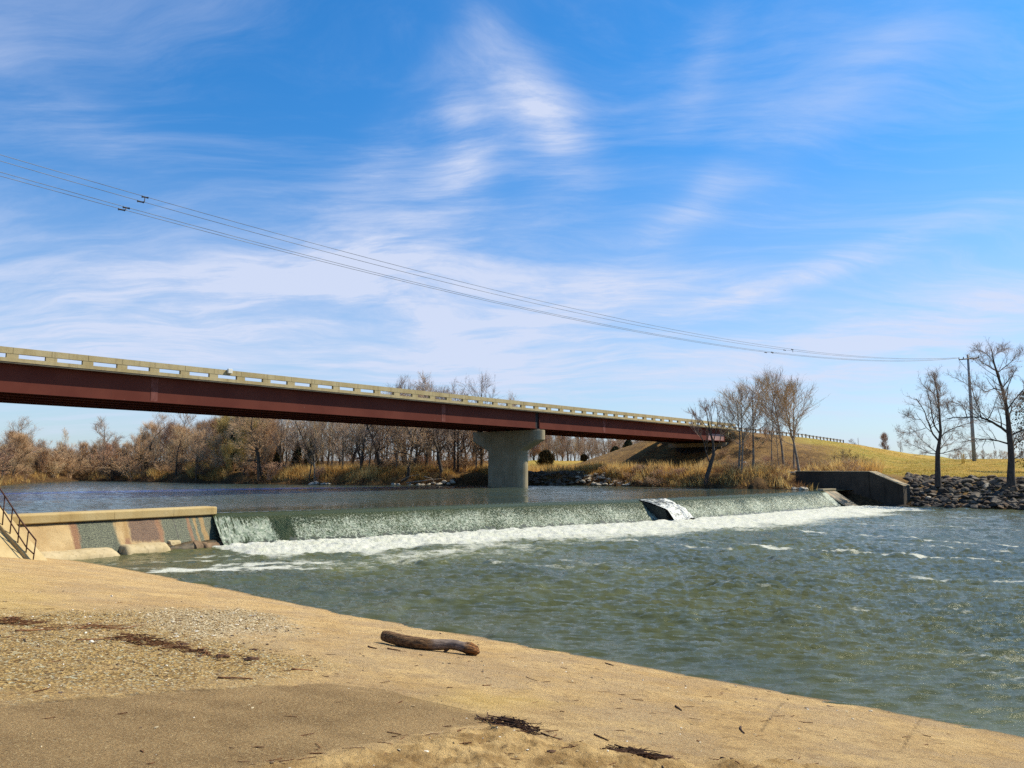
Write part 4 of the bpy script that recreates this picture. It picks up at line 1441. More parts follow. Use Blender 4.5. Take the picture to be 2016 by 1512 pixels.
# ------------------------------------------------------------------ bridge
def build_bridge():
    o = Vector((G0.x, G0.y, 0))
    root = empty('road_bridge', o)
    tag(root, 'long steel girder road bridge with red brown sides and a slotted concrete parapet', 'bridge')

    def loc(s, off, z):
        return bp(s, off, z) - o
    S0 = -92.0
    S1 = S_END
    GH = 1.95                          # girder depth
    OV = 0.60                          # deck overhang beyond the near girder
    WID = 10.6
    DT = 0.20
    # girders (near one first)
    for k in range(5):
        off = -k * 2.4
        mb = MB()
        for (a, c_) in [(S0, -0.35), (0.35, S1 - 0.25)] if k == 0 else [(S0, S1 - 0.25)]:
            A, B_ = loc(a, off, 0), loc(c_, off, 0)
            up = Vector((0, 0, 1))
            mid = (A + B_) / 2
            hl = (B_ - A) / 2
            mb.box(mid + up * (GH / 2), hl, bnear * 0.012, up * (GH / 2 - 0.001))
            mb.box(mid + up * 0.025, hl, bnear * 0.19, up * 0.025)
            mb.box(mid + up * (GH - 0.025), hl, bnear * 0.17, up * 0.0245)
        g = mb.build('girder', M['girder'], root)
        if k == 0:
            tag(g, 'sunlit red brown outer girder')
            for s_ in (-76.5, -46.1, -15.5, 13.9):
                pm = MB()
                pm.box(loc(s_, 0.018, GH / 2), bdir * 0.27, bnear * 0.014, Vector((0, 0, GH * 0.46)))
                pm.build('splice_plate', M['splice'], g)
            pm = MB()
            pm.box(loc(0.0, 0.0, GH / 2), bdir * 0.349, bnear * 0.009, Vector((0, 0, GH * 0.495)))
            st = simple('dark_joint_steel', (0.02, 0.016, 0.016), (0.03, 0.022, 0.022), 3, .7)
            pm.build('joint_plate', st, g)
            pm = MB()
            pm.box(loc(0.24, 0.10, GH / 2), bdir * 0.03, bnear * 0.085, Vector((0, 0, GH * 0.47)))
            pm.build('stiffener', M['girder'], g)
            pm = MB()
            a0, a1 = 42.2, S1 - 0.28
            pm.box(loc((a0 + a1) / 2, 0.016, GH * 0.32), bdir * ((a1 - a0) / 2 - .6), bnear * 0.004, Vector((0, 0, GH * 0.26)))
            pm.build('primer_patch', M['girder_pale'], g)
    # cross frames between the girders, one part per bay line
    s_ = S0 + 3
    while s_ < S1 - 3:
        mb = MB()
        for k in range(4):
            a, c_ = loc(s_, -k * 2.4 - 0.02, 0.3), loc(s_, -(k + 1) * 2.4 + 0.02, GH - 0.3)
            a2, c2 = loc(s_, -k * 2.4 - 0.02, GH - 0.3), loc(s_, -(k + 1) * 2.4 + 0.02, 0.3)
            mb.tube([a, c_], 0.05, 4)
            mb.tube([a2, c2], 0.05, 4)
        mb.build('cross_frame', M['girder'], root)
        s_ += 7.5
    # deck
    mb = MB()
    A, B_ = loc(S0, OV, GH + DT / 2 + .002), loc(S1, OV, GH + DT / 2 + .002)
    w = WID + OV * 2
    mb.box((A + B_) / 2 - bnear * w / 2, (B_ - A) / 2, bnear * (w / 2), Vector((0, 0, DT / 2)))
    mb.build('deck', M['slab_soffit'], root)
    mb = MB()
    A, B_ = loc(S0, OV, GH + DT + .03), loc(S1, OV, GH + DT + .03)
    mb.box((A + B_) / 2 - bnear * w / 2, (B_ - A) / 2, bnear * (w / 2 - 0.55), Vector((0, 0, 0.024)))
    mb.build('road_surface', M['asphalt'], root)
    # parapets: curb, posts between the slots, rail beam
    pitch, post = 2.40, 0.72
    for (off, nm) in ((OV - 0.13, 'parapet'), (OV - w + 0.15, 'parapet')):
        mb = MB()
        zb = GH + DT + 0.004
        s_ = S0
        i = 0
        hw = 0.145
        while s_ < S1 + 2.2:
            e = min(s_ + pitch, S1 + 2.4)
            for (z0, z1, ww) in ((zb - DT - 0.006, zb + 0.16, hw + 0.015), (zb + 0.46, zb + 0.88, hw)):
                if z0 < zb:
                    z0 = zb - 0.10 if off > -1 else zb
                    ww = hw
                    A, B_ = loc(s_, off + (0.016 if off > -1 else -.016), z0), loc(e, off + (0.016 if off > -1 else -.016), z0)
                else:
                    A, B_ = loc(s_ + 0.012, off, z0), loc(e - 0.012, off, z0)
                mb.box((A + B_) / 2 + Vector((0, 0, (z1 - z0) / 2)), (B_ - A) / 2, bnear * ww, Vector((0, 0, (z1 - z0) / 2)))
            c_ = loc(s_, off - 0.004, zb + 0.31)
            mb.box(c_, bdir * (post / 2), bnear * (hw - 0.012), Vector((0, 0, 0.1499)))
            s_ += pitch
            i += 1
        pr = mb.build(nm, M['parapet'], root)
        if off > -1:
            tag(pr, 'sunlit near parapet with a row of slots')
    # small box fixed to the parapet
    bx = None
    for s_ in (-40.3,):
        mb = MB()
        mb.box(loc(s_, OV + 0.12, GH + DT + 0.80), bdir * 0.19, bnear * 0.12, Vector((0, 0, 0.19)))
        bx = bevel(mb.build('junction_box', M['box'], root), 0.02)
    # bearings on the pier
    for k in range(5):
        mb = MB()
        mb.box(loc(0, -k * 2.4, -0.08), bdir * 0.28, bnear * 0.22, Vector((0, 0, 0.078)))
        mb.build('bearing', M['damper'], root)


build_bridge()


def build_pier():
    c = bp(0, -4.8, 0)
    o = Vector((c.x, c.y, 0))
    root = empty('bridge_pier', o)
    tag(root, 'hammerhead concrete pier standing in the pool under the bridge', 'bridge pier')
    ztop = BZ_BOT - 0.17

    def stad(hl, hw, z, n=10):
        """loop of a slot-shaped section: half length across the bridge, half width along it"""
        L = []
        for i in range(n + 1):
            t = -math.pi / 2 + math.pi * i / n
            q = bnear * (hl - hw + hw * math.cos(t)) + bdir * (hw * math.sin(t))
            L.append((q.x, q.y, z))
        for i in range(n + 1):
            t = math.pi / 2 + math.pi * i / n
            q = bnear * (-(hl - hw) + hw * math.cos(t)) + bdir * (hw * math.sin(t))
            L.append((q.x, q.y, z))
        return L

    def loft(loops, name, mt):
        mb = MB()
        k = len(loops[0])
        vs = [p for l in loops for p in l]
        fs = []
        for i in range(len(loops) - 1):
            for j in range(k):
                j2 = (j + 1) % k
                fs.append((i * k + j, i * k + j2, (i + 1) * k + j2, (i + 1) * k + j))
        fs.append(tuple(reversed(range(k))))
        fs.append(tuple((len(loops) - 1) * k + j for j in range(k)))
        mb.add(vs, fs)
        return mb.build(name, mt, root)
    HC, HW = 3.05, 0.80
    zc1 = ztop - 1.15
    zc2 = ztop - 2.45
    loft([stad(HC, HW, 0.2), stad(HC, HW, 1.9), stad(HC, HW, zc2 - 0.003)], 'column', M['pier'])
    loft([stad(HC + 0.012, HW + .012, zc2), stad(5.6, HW + .03, zc1 - 0.1), stad(5.75, HW + .03, zc1), stad(5.75, HW + .03, ztop - 0.03), stad(5.7, HW, ztop)], 'cap', M['pier'])


build_pier()


def build_abutment():
    c = bp(S_END, 0, 0)
    o = Vector((c.x, c.y, 0))
    root = empty('bridge_abutment', o)
    tag(root, 'tan concrete abutment block where the bridge meets the embankment', 'abutment')

    def q(s, off, z):
        return bp(S_END + s, off, z) - o
    mb = MB()
    mb.box((q(0.6, 0.35, 0.15) + q(0.6, -10.4, 0.15)) / 2 + Vector((0, 0, 0.5)), bdir * 0.5, bnear * 5.4, Vector((0, 0, 1.55)))
    mb.build('back_wall', M['parapet'], root)
    mb = MB()
    mb.box((q(-0.4, -4.8, -0.8)), bdir * 0.9, bnear * 5.4, Vector((0, 0, 0.62)))
    mb.build('seat', M['pier'], root)
    mb = MB()
    mb.hexa([q(1.11, 0.1, -1.2), q(4.2, 0.1, -0.2), q(4.2, 0.5, -0.2), q(1.11, 0.5, -1.2), q(1.11, 0.1, 2.02), q(4.2, 0.1, 2.0), q(4.2, 0.5, 2.0), q(1.11, 0.5, 2.02)])
    mb.build('side_wall', M['parapet'], root)


build_abutment()


def build_guardrail():
    pts = []
    for k in range(28):
        s_ = S_END + 3.0 + k * 1.9
        p = bp(s_, 0.35, 0)
        pts.append((p.x, p.y))
    root = empty('guardrail', (pts[0][0], pts[0][1], 0))
    tag(root, 'steel guardrail on short wooden posts running down the embankment from the bridge', 'guardrail')
    o = Vector((pts[0][0], pts[0][1], 0))
    line = []
    for i, (x, y) in enumerate(pts):
        z = land_z(x, y)
        line.append(Vector((x, y, z)) - o)
        mb = MB()
        mb.box(line[-1] + Vector((0, 0, 0.30)), bdir * 0.10, bnear * 0.09, Vector((0, 0, 0.50)))
        mb.build('post', M['weathered_wood'], root)
    mb = MB()
    vs, fs = [], []
    prof = [(0.16, .46), (0.22, .53), (0.22, .57), (0.17, .62), (0.22, .67), (0.22, .71), (0.16, .78)]
    k = len(prof)
    for p in line:
        for (a, z) in prof:
            q = p + bnear * -a * 1.0 + Vector((0, 0, z))
            vs.append(tuple(q))
        for (a, z) in prof:
            q = p + bnear * (-a + 0.012) + Vector((0, 0, z))
            vs.append(tuple(q))
    for i in range(len(line) - 1):
        for h in range(2):
            for j in range(k - 1):
                a = i * 2 * k + h * k + j
                fs.append((a, a + 1, a + 2 * k + 1, a + 2 * k))
    mb.add(vs, fs)
    mb.build('rail', M['galv'], root)


build_guardrail()

# ------------------------------------------------------------------ utility pole and its wires
POLE_Y = 138.0


def build_pole():
    x = XofPX(1919, POLE_Y)
    zb = land_z(x, POLE_Y)
    top = PY(1907, 698, POLE_Y)
    root = empty('utility_pole', (x, POLE_Y, zb))
    tag(root, 'tall grey utility pole with one cross arm standing on the field', 'utility pole')
    H = top.z - zb
    mb = MB()
    mb.tube([(0, 0, -0.5), (0, 0, H * .35), (0, 0, H * .7), (0, 0, H)], [0.33, 0.28, 0.23, 0.17], 14)
    mb.build('shaft', M['pole'], root, True)
    arm_z = H - 0.75
    ad = Vector((1.0, 0.18, 0.0)).normalized()
    a, c = Vector((0, -0.28, arm_z - 0.25)) - ad * 2.0, Vector((0, -0.28, arm_z + 0.22)) + ad * 2.0
    mb = MB()
    mb.tube([a, c], 0.11, 6)
    mb.build('cross_arm', M['damper'], root)
    for s_, nm in ((a, 'insulator'), (a + ad * 0.9 + Vector((0, 0, .12)), 'insulator'), (c, 'insulator')):
        mb = MB()
        mb.tube([s_ + Vector((0, 0, z)) for z in (0.05, 0.12, 0.16, 0.24, 0.28, 0.36, 0.42)], [.05, .11, .06, .11, .06, .10, .03], 8)
        mb.build(nm, M['damper'], root)
    mb = MB()
    mb.tube([a + Vector((0, 0, -.05)), Vector((0, -.3, arm_z - 2.6))], 0.035, 5)
    mb.build('brace', M['pole'], root)
    return root, Vector((x, POLE_Y, zb)) + a


pole, arm_end = build_pole()


def build_wires():
    wl = [[(0, 304.5), (285, 388), (400, 418), (1279, 640), (1500, 678.5), (1700, 702)],
          [(0, 317), (278, 396), (400, 430), (1249, 640), (1500, 682), (1700, 704)],
          [(0, 339), (247, 407), (400, 449), (1198, 640), (1500, 691), (1700, 708)],
          [(0, 346.5), (240, 411.5), (400, 454.6), (1186, 640), (1500, 693), (1700, 709.5)]]
    names = ['topmost of the four overhead wires crossing the sky', 'second overhead wire down, closely under the topmost', 'third overhead wire down, upper one of the lower pair',
             'lowest of the four overhead wires crossing the sky']
    dmp = [(285, 1560), (277, 1545), (247, 1520), (240, 1508)]
    wd = Vector((-0.76, -0.65, 0)).normalized()
    nn = Vector((-wd.y, wd.x, 0))
    for i, pts in enumerate(wl):
        org = Vector((arm_end.x, arm_end.y, 0)) + nn * (0.12 * (i - 1.5))
        ss, zs, ws = [0.0], [arm_end.z + 0.4 - 0.05 * i], [6.0]

        def hit(px, py):
            d = px_dir(px, py)
            t = nn.dot(org) / nn.dot(d)
            q = Vector((0, 0, CZ)) + d * t
            return (q - org).dot(wd), q.z
        for (px, py) in pts:
            s_, z = hit(px, py)
            ss.append(s_)
            zs.append(z)
            ws.append(2.0)
        cf = np.polyfit(ss, zs, 3, w=ws)
        smax = max(ss) + 12
        L = [org + wd * s_ + Vector((0, 0, float(np.polyval(cf, s_)))) for s_ in np.linspace(0, smax, 90)]
        mb = MB()
        base = L[0]
        mb.tube([p - base for p in L], 0.019, 5)
        w = empty('power_line', base)
        tag(w, names[i], 'power line', 'overhead wires from the pole across the river')
        mb.build('conductor', M['cable'], w, True)
        for dpx in dmp[i]:
            best = min(np.linspace(5, smax - 2, 1500), key=lambda s_: abs((lambda q: 1008 + F_PX * (q.x / (q.y * math.cos(PITCH) + (float(np.polyval(cf, s_)) - CZ) * math.sin(PITCH))))(org + wd * s_) - dpx))
            q = org + wd * best + Vector((0, 0, float(np.polyval(cf, best)))) - base
            mb = MB()
            k = 1.0
            e = wd * 0.20 * k
            mb.tube([q - e + Vector((0, 0, -.04)), q - e * .55 + Vector((0, 0, -.04)), q + e * .55 + Vector((0, 0, -.04)), q + e + Vector((0, 0, -.04))], [.07, .05, .05, .08], 6)
            if i in (0, 2):
                # spacer arm down to the wire below
                pb = wl[i + 1]
                mb.tube([q, q + nn * 0.12 + wd * 0.06 + Vector((0, 0, -0.42 if i == 0 else -0.25))], 0.03, 5)
            mb.build('damper', M['damper'], w)


build_wires()

for (px, lab) in ((1895, 'yellow marker post beside the utility pole, farther from it'), (1898.6, 'yellow marker post beside the utility pole, nearer to it')):
    Y = 128
    x = XofPX(px, Y)
    z = land_z(x, Y)
    root = empty('marker_post', (x, Y, z))
    tag(root, lab, 'post', 'yellow posts beside the utility pole')
    mb = MB()
    mb.tube([(0, 0, -.3), (0, 0, 1.45), (0, 0, 1.56)], [.09, .085, .04], 8)
    mb.build('shaft', M['yellow_post'], root, True)

# ------------------------------------------------------------------ trees
class Grow:
    """grows a bare tree: limbs go to the trunk mesh, branches and twigs to the crown mesh"""
    def __init__(s, seed):
        s.r = random.Random(seed)
        s.trunk, s.crown = MB(), MB()
        s.tv, s.tf = [], []

    def twig(s, p, q, w):
        """a tapering three-sided twig"""
        d = (q - p)
        if d.length < 1e-6:
            return
        a = d.orthogonal().normalized()
        c = d.normalized().cross(a)
        mb = s.crown
        o = len(mb.v)
        for t in (0.3, 2.4, 4.5):
            e = p + (a * math.cos(t) + c * math.sin(t)) * w
            mb.v.append((e.x, e.y, e.z))
        mb.v.append((q.x, q.y, q.z))
        mb.f += [(o, o + 1, o + 3), (o + 1, o + 2, o + 3), (o + 2, o, o + 3)]

    def path(s, p, d, L, n, wob, up):
        pts = [p.copy()]
        d = d.normalized()
        for i in range(n):
            d = d + Vector((s.r.gauss(0, wob), s.r.gauss(0, wob), s.r.gauss(0, wob) + up))
            d.normalize()
            p = p + d * (L / n)
            pts.append(p.copy())
        return pts

    def at(s, pts, t):
        x = t * (len(pts) - 1)
        i = min(int(x), len(pts) - 2)
        f = x - i
        return pts[i].lerp(pts[i + 1], f), (pts[i + 1] - pts[i]).normalized()

    def side(s, d, ang):
        a = d.orthogonal().normalized()
        c = d.cross(a)
        t = s.r.uniform(0, 6.283)
        return d * math.cos(ang) + (a * math.cos(t) + c * math.sin(t)) * math.sin(ang)

    def twigs(s, pts, n, L, w, ang, up, sub):
        for k in range(n):
            p, d = s.at(pts, s.r.uniform(0.15, 1.0))
            e = s.side(d, R(s.r.uniform(ang * .5, ang * 1.25)))
            e.z += up
            l = L * s.r.uniform(0.55, 1.15)
            q = p + e.normalized() * l
            s.twig(p, q, w)
            for j in range(sub):
                pp = p.lerp(q, s.r.uniform(.25, .95))
                f = s.side(e.normalized(), R(s.r.uniform(20, 60)))
                f.z += up
                s.twig(pp, pp + f.normalized() * l * s.r.uniform(.4, .75), w * .75)

    def limb(s, pts, r0, r1, P_, lev=1):
        n = len(pts)
        rad = [r0 + (r1 - r0) * (i / (n - 1)) ** 0.8 for i in range(n)]
        (s.trunk if r0 > P_.get('split', 0.035) else s.crown).tube(pts, rad, 6 if r0 > .08 else (4 if r0 > .03 else 3), False)
        L = sum((b_ - a).length for a, b_ in zip(pts[:-1], pts[1:]))
        if lev >= 2:
            s.twigs(pts, P_['twigs'], P_['tl'], P_['tw'], P_['tang'], P_['tup'], P_['sub'])
            return
        for k in range(P_['nb']):
            t = P_.get('bt0', 0.22) + (1 - P_.get('bt0', 0.22)) * (k + s.r.random()) / P_['nb']
            t = min(t, 0.98)
            p, d = s.at(pts, t)
            e = s.side(d, R(s.r.uniform(.7, 1.2) * P_['bang']))
            l = L * P_['bl'] * s.r.uniform(.6, 1.15) * (1.05 - 0.55 * t)
            l = max(l, 0.5)
            rr = max(0.013, rad[min(int(t * (n - 1)), n - 1)] * .55)
            sp = s.path(p, e, l, 4, P_['wob'], P_['up'])
            s.limb(sp, rr, max(.007, rr * .35), P_, lev + 1)
        s.twigs(pts[len(pts) // 2:], P_['twigs'], P_['tl'], P_['tw'], P_['tang'], P_['tup'], P_['sub'])

    def tree(s, H, P_):
        r = s.r
        lean = Vector((r.gauss(0, .05), r.gauss(0, .05), 1)) if 'lean' not in P_ else Vector(P_['lean'])
        tp = s.path(Vector((0, 0, -0.25)), lean, H * P_.get('trunk_h', .93), 10, P_.get('twob', .05), .06)
        r0 = P_['r0'] * H
        n = len(tp)
        rad = [r0 * (1.25 if i == 0 else 1) * (1 - .88 * (i / (n - 1))) for i in range(n)]
        s.trunk.tube(tp, rad, 7, False)
        for k in range(P_['limbs']):
            t = P_['base'] + (0.97 - P_['base']) * (k + r.random() * .8) / P_['limbs']
            p, d = s.at(tp, t)
            e = s.side(d, R(P_['lang'] * r.uniform(.75, 1.2)))
            f = (t - P_['base']) / (1 - P_['base'])
            prof = P_.get('prof', 'round')
            w = (0.55 + 1.6 * f * (1 - f)) * (1 - .35 * f) if prof == 'round' else (1.05 - .8 * f)
            L = H * P_['ll'] * w * r.uniform(.8, 1.15)
            rr = max(.02, rad[min(int(t * (n - 1)), n - 1)] * .55)
            s.limb(s.path(p, e, L, 6, P_['wob'], P_['up']), rr, max(.01, rr * .25), P_)
        s.twigs(tp[-3:], P_['twigs'] * 3, P_['tl'], P_['tw'], P_['tang'], P_['tup'], P_['sub'])


KINDS = {
    'spreading': dict(r0=.020, limbs=17, base=.20, lang=55, ll=.38, nb=10, bang=42, bl=.50, wob=.12, up=.09, twigs=4, tl=1.0, tw=.013, tang=36, tup=.20, sub=3),
    'crooked': dict(r0=.024, limbs=12, base=.28, lang=62, ll=.44, nb=9, bang=50, bl=.50, wob=.22, up=.06, twigs=6, tl=.95, tw=.014, tang=45, tup=.12, sub=3, twob=.13),
    'upright': dict(r0=.015, limbs=17, base=.25, lang=36, ll=.34, nb=8, bang=34, bl=.46, wob=.08, up=.11, twigs=3, tl=.95, tw=.012, tang=32, tup=.25, sub=2),
    'slender': dict(r0=.010, limbs=20, base=.36, lang=42, ll=.34, nb=9, bang=32, bl=.62, wob=.05, up=.09, twigs=3, tl=1.0, tw=.011, tang=28, tup=.28, sub=1, twob=.03),
    'haze': dict(r0=.018, limbs=20, base=.08, lang=46, ll=.40, nb=11, bang=36, bl=.58, wob=.09, up=.13, twigs=6, tl=1.15, tw=.013, tang=28, tup=.34, sub=4),
}


def make_tree(seed, kind, H, bark, twig, over=None):
    g = Grow(seed)
    P_ = dict(KINDS[kind])
    if over:
        P_.update(over)
    g.tree(H, P_)
    return g.trunk.mesh('trunk', bark, True), g.crown.mesh('crown', twig)


def make_scrub(seed, H, twig, stems=9, spread=38, tw=.016):
    """many-stemmed leafless shrub"""
    g = Grow(seed)
    P_ = dict(nb=6, bang=42, bl=.5, wob=.16, up=.06, twigs=9, tl=.5, tw=tw, tang=45, tup=.15, sub=3, split=9)
    for k in range(stems):
        a = g.r.uniform(0, 6.283)
        t = R(g.r.uniform(4, spread))
        d = Vector((math.cos(a) * math.sin(t), math.sin(a) * math.sin(t), math.cos(t)))
        g.limb(g.path(Vector((g.r.gauss(0, .25), g.r.gauss(0, .25), -.15)), d, H * g.r.uniform(.65, 1.0), 5, .13, .02), .045, .012, P_)
    return g.crown.mesh('shrub', twig)


def make_evergreen(seed, H, Wd, n, mat, cone=True):
    r_ = np.random.default_rng(seed)
    t = r_.random(n) ** 0.8
    prof = (1 - t) ** 0.7 * (0.35 + 0.65 * np.minimum(t / .15, 1)) if cone else np.sqrt(np.clip(1 - (2 * t - 0.9) ** 2 / 1.25, 0.05, 1))
    a = r_.random(n) * 6.283
    lob = 0.75 + 0.35 * np.sin(a * 3 + t * 9 + seed) * r_.random(n)
    rr = Wd / 2 * prof * lob * r_.random(n) ** 0.35
    c = np.stack([rr * np.cos(a), rr * np.sin(a), t * H * 0.95 + .08], 1)
    u = r_.normal(size=(n, 3))
    u /= np.linalg.norm(u, axis=1)[:, None]
    w = np.cross(u, r_.normal(size=(n, 3)))
    w /= np.linalg.norm(w, axis=1)[:, None]
    sz = (0.10 + .12 * r_.random(n))[:, None]
    u[:, 2] += 0.5
    V = np.stack([c - w * sz * .5, c + w * sz * .5, c + u * sz * 1.8], 1).reshape(-1, 3)
    return mesh_np('foliage', V, np.arange(3 * n).reshape(-1, 3), mat)


def copy_tree(o):
    c = o.copy()
    COL.objects.link(c)
    for ch in list(o.children):
        k = ch.copy()
        COL.objects.link(k)
        k.parent = c
    return c


PROTO = {}


def tree_proto(key, seed, kind, H, bark, twig, over=None):
    PROTO[key] = (make_tree(seed, kind, H, bark, twig, over), H)


def put_tree(key, name, x, y, H, rz, label, cat='tree', group=None, wide=1.0, z=None):
    (tm, cm), H0 = PROTO[key]
    s_ = H / H0
    root = empty(name, (x, y, land_z(x, y) if z is None else z), rz)
    root.scale = (s_ * wide, s_ * wide, s_)
    link('trunk', tm, root)
    link('crown', cm, root)
    tag(root, label, cat, group)
    return root


def shore_Y(px):
    return float(np.interp(px, [p[0] for p in far_px], [P(a, c_, POOL).y for a, c_ in far_px]))


tree_proto('sp1', 1, 'spreading', 11, M['bark_dark'], M['twig_grey'])
tree_proto('sp2', 2, 'spreading', 11, M['bark_brown'], M['twig_brown'])
tree_proto('sp3', 3, 'spreading', 11, M['bark_dark'], M['twig_tan'])
tree_proto('cr1', 4, 'crooked', 11, M['bark_dark'], M['twig_grey'])
tree_proto('cr2', 5, 'crooked', 11, M['bark_dark'], M['twig_brown'])
tree_proto('up1', 6, 'upright', 11, M['bark_brown'], M['twig_grey'])
tree_proto('up2', 7, 'upright', 11, M['bark_pale'], M['twig_tan'])
tree_proto('hz1', 8, 'haze', 8, M['bark_brown'], M['twig_brown'])
tree_proto('hz2', 9, 'haze', 8, M['bark_brown'], M['twig_tan'])
tree_proto('hz3', 10, 'haze', 9, M['bark_dark'], M['twig_olive'])
tree_proto('hz4', 11, 'haze', 8, M['bark_dark'], M['twig_red'])
DESC = {'sp1': ('bare_tree', 'bare spreading tree with grey twigs in the far bank woods'), 'sp2': ('bare_tree', 'bare spreading tree with brown twigs in the far bank woods'),
        'sp3': ('bare_tree', 'bare spreading tree with tan twigs in the far bank woods'), 'cr1': ('bare_tree', 'crooked bare tree with grey twigs in the far bank woods'),
        'cr2': ('bare_tree', 'crooked bare tree with brown twigs in the far bank woods'), 'up1': ('bare_tree', 'narrow upright bare tree with grey twigs in the far bank woods'),
        'up2': ('bare_tree', 'narrow upright bare tree with pale trunk in the far bank woods'), 'hz1': ('bare_tree', 'low bushy bare tree with fine brown twigs on the far bank'),
        'hz2': ('bare_tree', 'low bushy bare tree with fine tan twigs on the far bank'), 'hz3': ('bare_tree', 'bushy tree with olive budding twigs on the far bank'),
        'hz4': ('bare_tree', 'low bushy bare tree with reddish twigs on the far bank')}
rt = random.Random(77)
tops_px = [(-80, 850), (0, 858), (60, 850), (110, 868), (140, 872), (250, 862), (290, 840), (370, 836), (420, 826), (500, 812), (560, 815), (640, 810), (720, 800), (780, 772), (860, 766),
           (900, 790), (950, 795), (1040, 800)]


def woods():
    # rows of trees on the far bank, left of and behind the bridge
    k = 0
    px = -70
    while px < 1010:
        for row in range(3):
            p = px + rt.uniform(-9, 9)
            d = 4 + row * 8 + rt.uniform(-2.5, 5)
            Y = shore_Y(min(max(p, 0), 1035)) + d
            top = np.interp(p, [t[0] for t in tops_px], [t[1] for t in tops_px]) + rt.uniform(-4, 16 + 8 * (row == 0))
            if p < 420:
                key = rt.choice(['hz1', 'sp2', 'hz2', 'hz4', 'sp2', 'sp1', 'sp3', 'hz1', 'up1', 'up2'])
            elif p < 540:
                key = rt.choice(['hz3', 'hz2', 'sp3', 'hz3', 'hz1', 'sp2'])
            else:
                key = rt.choice(['sp1', 'cr1', 'cr2', 'up1', 'up2', 'sp2', 'up1', 'up2', 'up2', 'sp3'])
            if p > 830:
                key = rt.choice(['up1', 'sp1', 'up2', 'cr1', 'sp2'])
            x = XofPX(p, Y)
            z = land_z(x, Y)
            H = max(4.0, PY(p, top, Y).z - z)
            if key.startswith('hz') and row == 0:
                H *= rt.uniform(.62, .92)
            nm, lab = DESC[key]
            put_tree(key, nm, x, Y, H, rt.uniform(0, 6.28), lab, 'tree', 'bare trees of the woods along the far bank', rt.uniform(.9, 1.25))
            k += 1
        px += 25 if px < 560 else 22
    # crowns that stand out above the rest
    for (p, top, d, key, lab, wide) in [
            (38, 829, 26, 'sp1', 'pale rounded bare crown rising above the low woods at the far left', 1.3), (126, 845, 24, 'up2', 'thin pale bare tree with sparse layered top above the low woods', .7),
            (203, 829, 24, 'sp1', 'rounded bare tree crown standing clear above the low brown woods', 1.25), (290, 814, 14, 'cr1', 'tall dark bare tree rising to the underside of the bridge', 1.15),
            (352, 812, 22, 'sp1', 'tall dense bare tree just past the dark one under the bridge', 1.2), (515, 800, 3, 'cr2', 'big crooked tree leaning over the bank grass', 1.25),
            (612, 800, 8, 'cr1', 'tall dark forked tree beside the rusty cedar under the bridge', .9), (500, 822, 16, 'hz3', 'tallest olive tinted bushy tree near the middle of the woods', 1.3), (450, 818, 15, 'hz3', 'olive tinted bushy tree left of the tallest olive one', 1.3),
            (800, 757, 26, 'sp1', 'dense rounded crown showing above the parapet, left of the pier', 1.1), (846, 749, 28, 'sp1', 'tallest dense crown showing above the parapet', 1.1),
            (890, 763, 24, 'up1', 'thin bare crown beside the dense ones above the parapet', 1.0), (948, 750, 27, 'spread_open', 'open fan shaped bare crown standing alone above the parapet', 1.0),
            (1020, 783, 40, 'up1', 'small bare crown just above the parapet over the pier', 1.3)]:
        Y = shore_Y(min(max(p, 0), 1035)) + d
        x = XofPX(p, Y)
        H = PY(p, top, Y).z - land_z(x, Y)
        if key == 'spread_open':
            tree_proto('spread_open', 21, 'spreading', 12, M['bark_dark'], M['twig_grey'], dict(twigs=4, sub=2, limbs=10, base=.4, lang=42, ll=.45))
        put_tree(key, 'bare_tree', x, Y, H, rt.uniform(0, 6.28), lab, 'tree', None, wide)
    # meadow edge behind the pier
    for i in range(62):
        p = 1036 + i * 4.6 + rt.uniform(-4, 4)
        Y = 200 + rt.uniform(-12, 30)
        x = XofPX(p, Y)
        top = np.interp(p, [1036, 1070, 1150, 1250, 1320], [846, 852, 858, 862, 862]) + rt.uniform(-3, 12)
        H = max(4, PY(p, top, Y).z - land_z(x, Y))
        key = rt.choice(['up1', 'up1', 'sp1', 'up2', 'cr1', 'hz4'])
        put_tree(key, 'bare_tree', x, Y, H, rt.uniform(0, 6.28), 'bare grey tree in the wood line behind the meadow right of the pier', 'tree', 'wood line behind the meadow', rt.uniform(1.0, 1.4))
    # skyline trees to the right of the hill
    for (p, top, Y, key, wide, lab) in [(1681, 866, 205, 'sp1', 1.5, 'low wide bare tree on the crest of the grassy hill'), (1745, 857, 215, 'hz4', 1.0, 'small round dark tree standing on the grassy skyline'),
                                        (1776, 868, 222, 'up1', 1.2, 'thin pale bush beside the round tree on the skyline'), (1692, 862, 208, 'up1', .3, 'thin bare sapling on the hill crest')]:
        x = XofPX(p, Y)
        z = land_z(x, Y)
        put_tree(key, 'bare_tree', x, Y, max(2.5, PY(p, top, Y).z - z), rt.uniform(0, 6.28), lab, 'tree', None, wide)
    for i in range(34):
        p = 1868 + i * 6 + rt.uniform(-3, 3)
        Y = 330 + rt.uniform(-15, 60)
        x = XofPX(p, Y)
        z = land_z(x, Y)
        put_tree(rt.choice(['sp1', 'sp2', 'up1', 'up1']), 'bare_tree', x, Y, max(3.0, PY(p, 889 + rt.uniform(-3, 8), Y).z - z), rt.uniform(0, 6.28), 'distant low bare tree in the row beyond the field', 'tree', 'distant tree row beyond the field', 1.3)


woods()


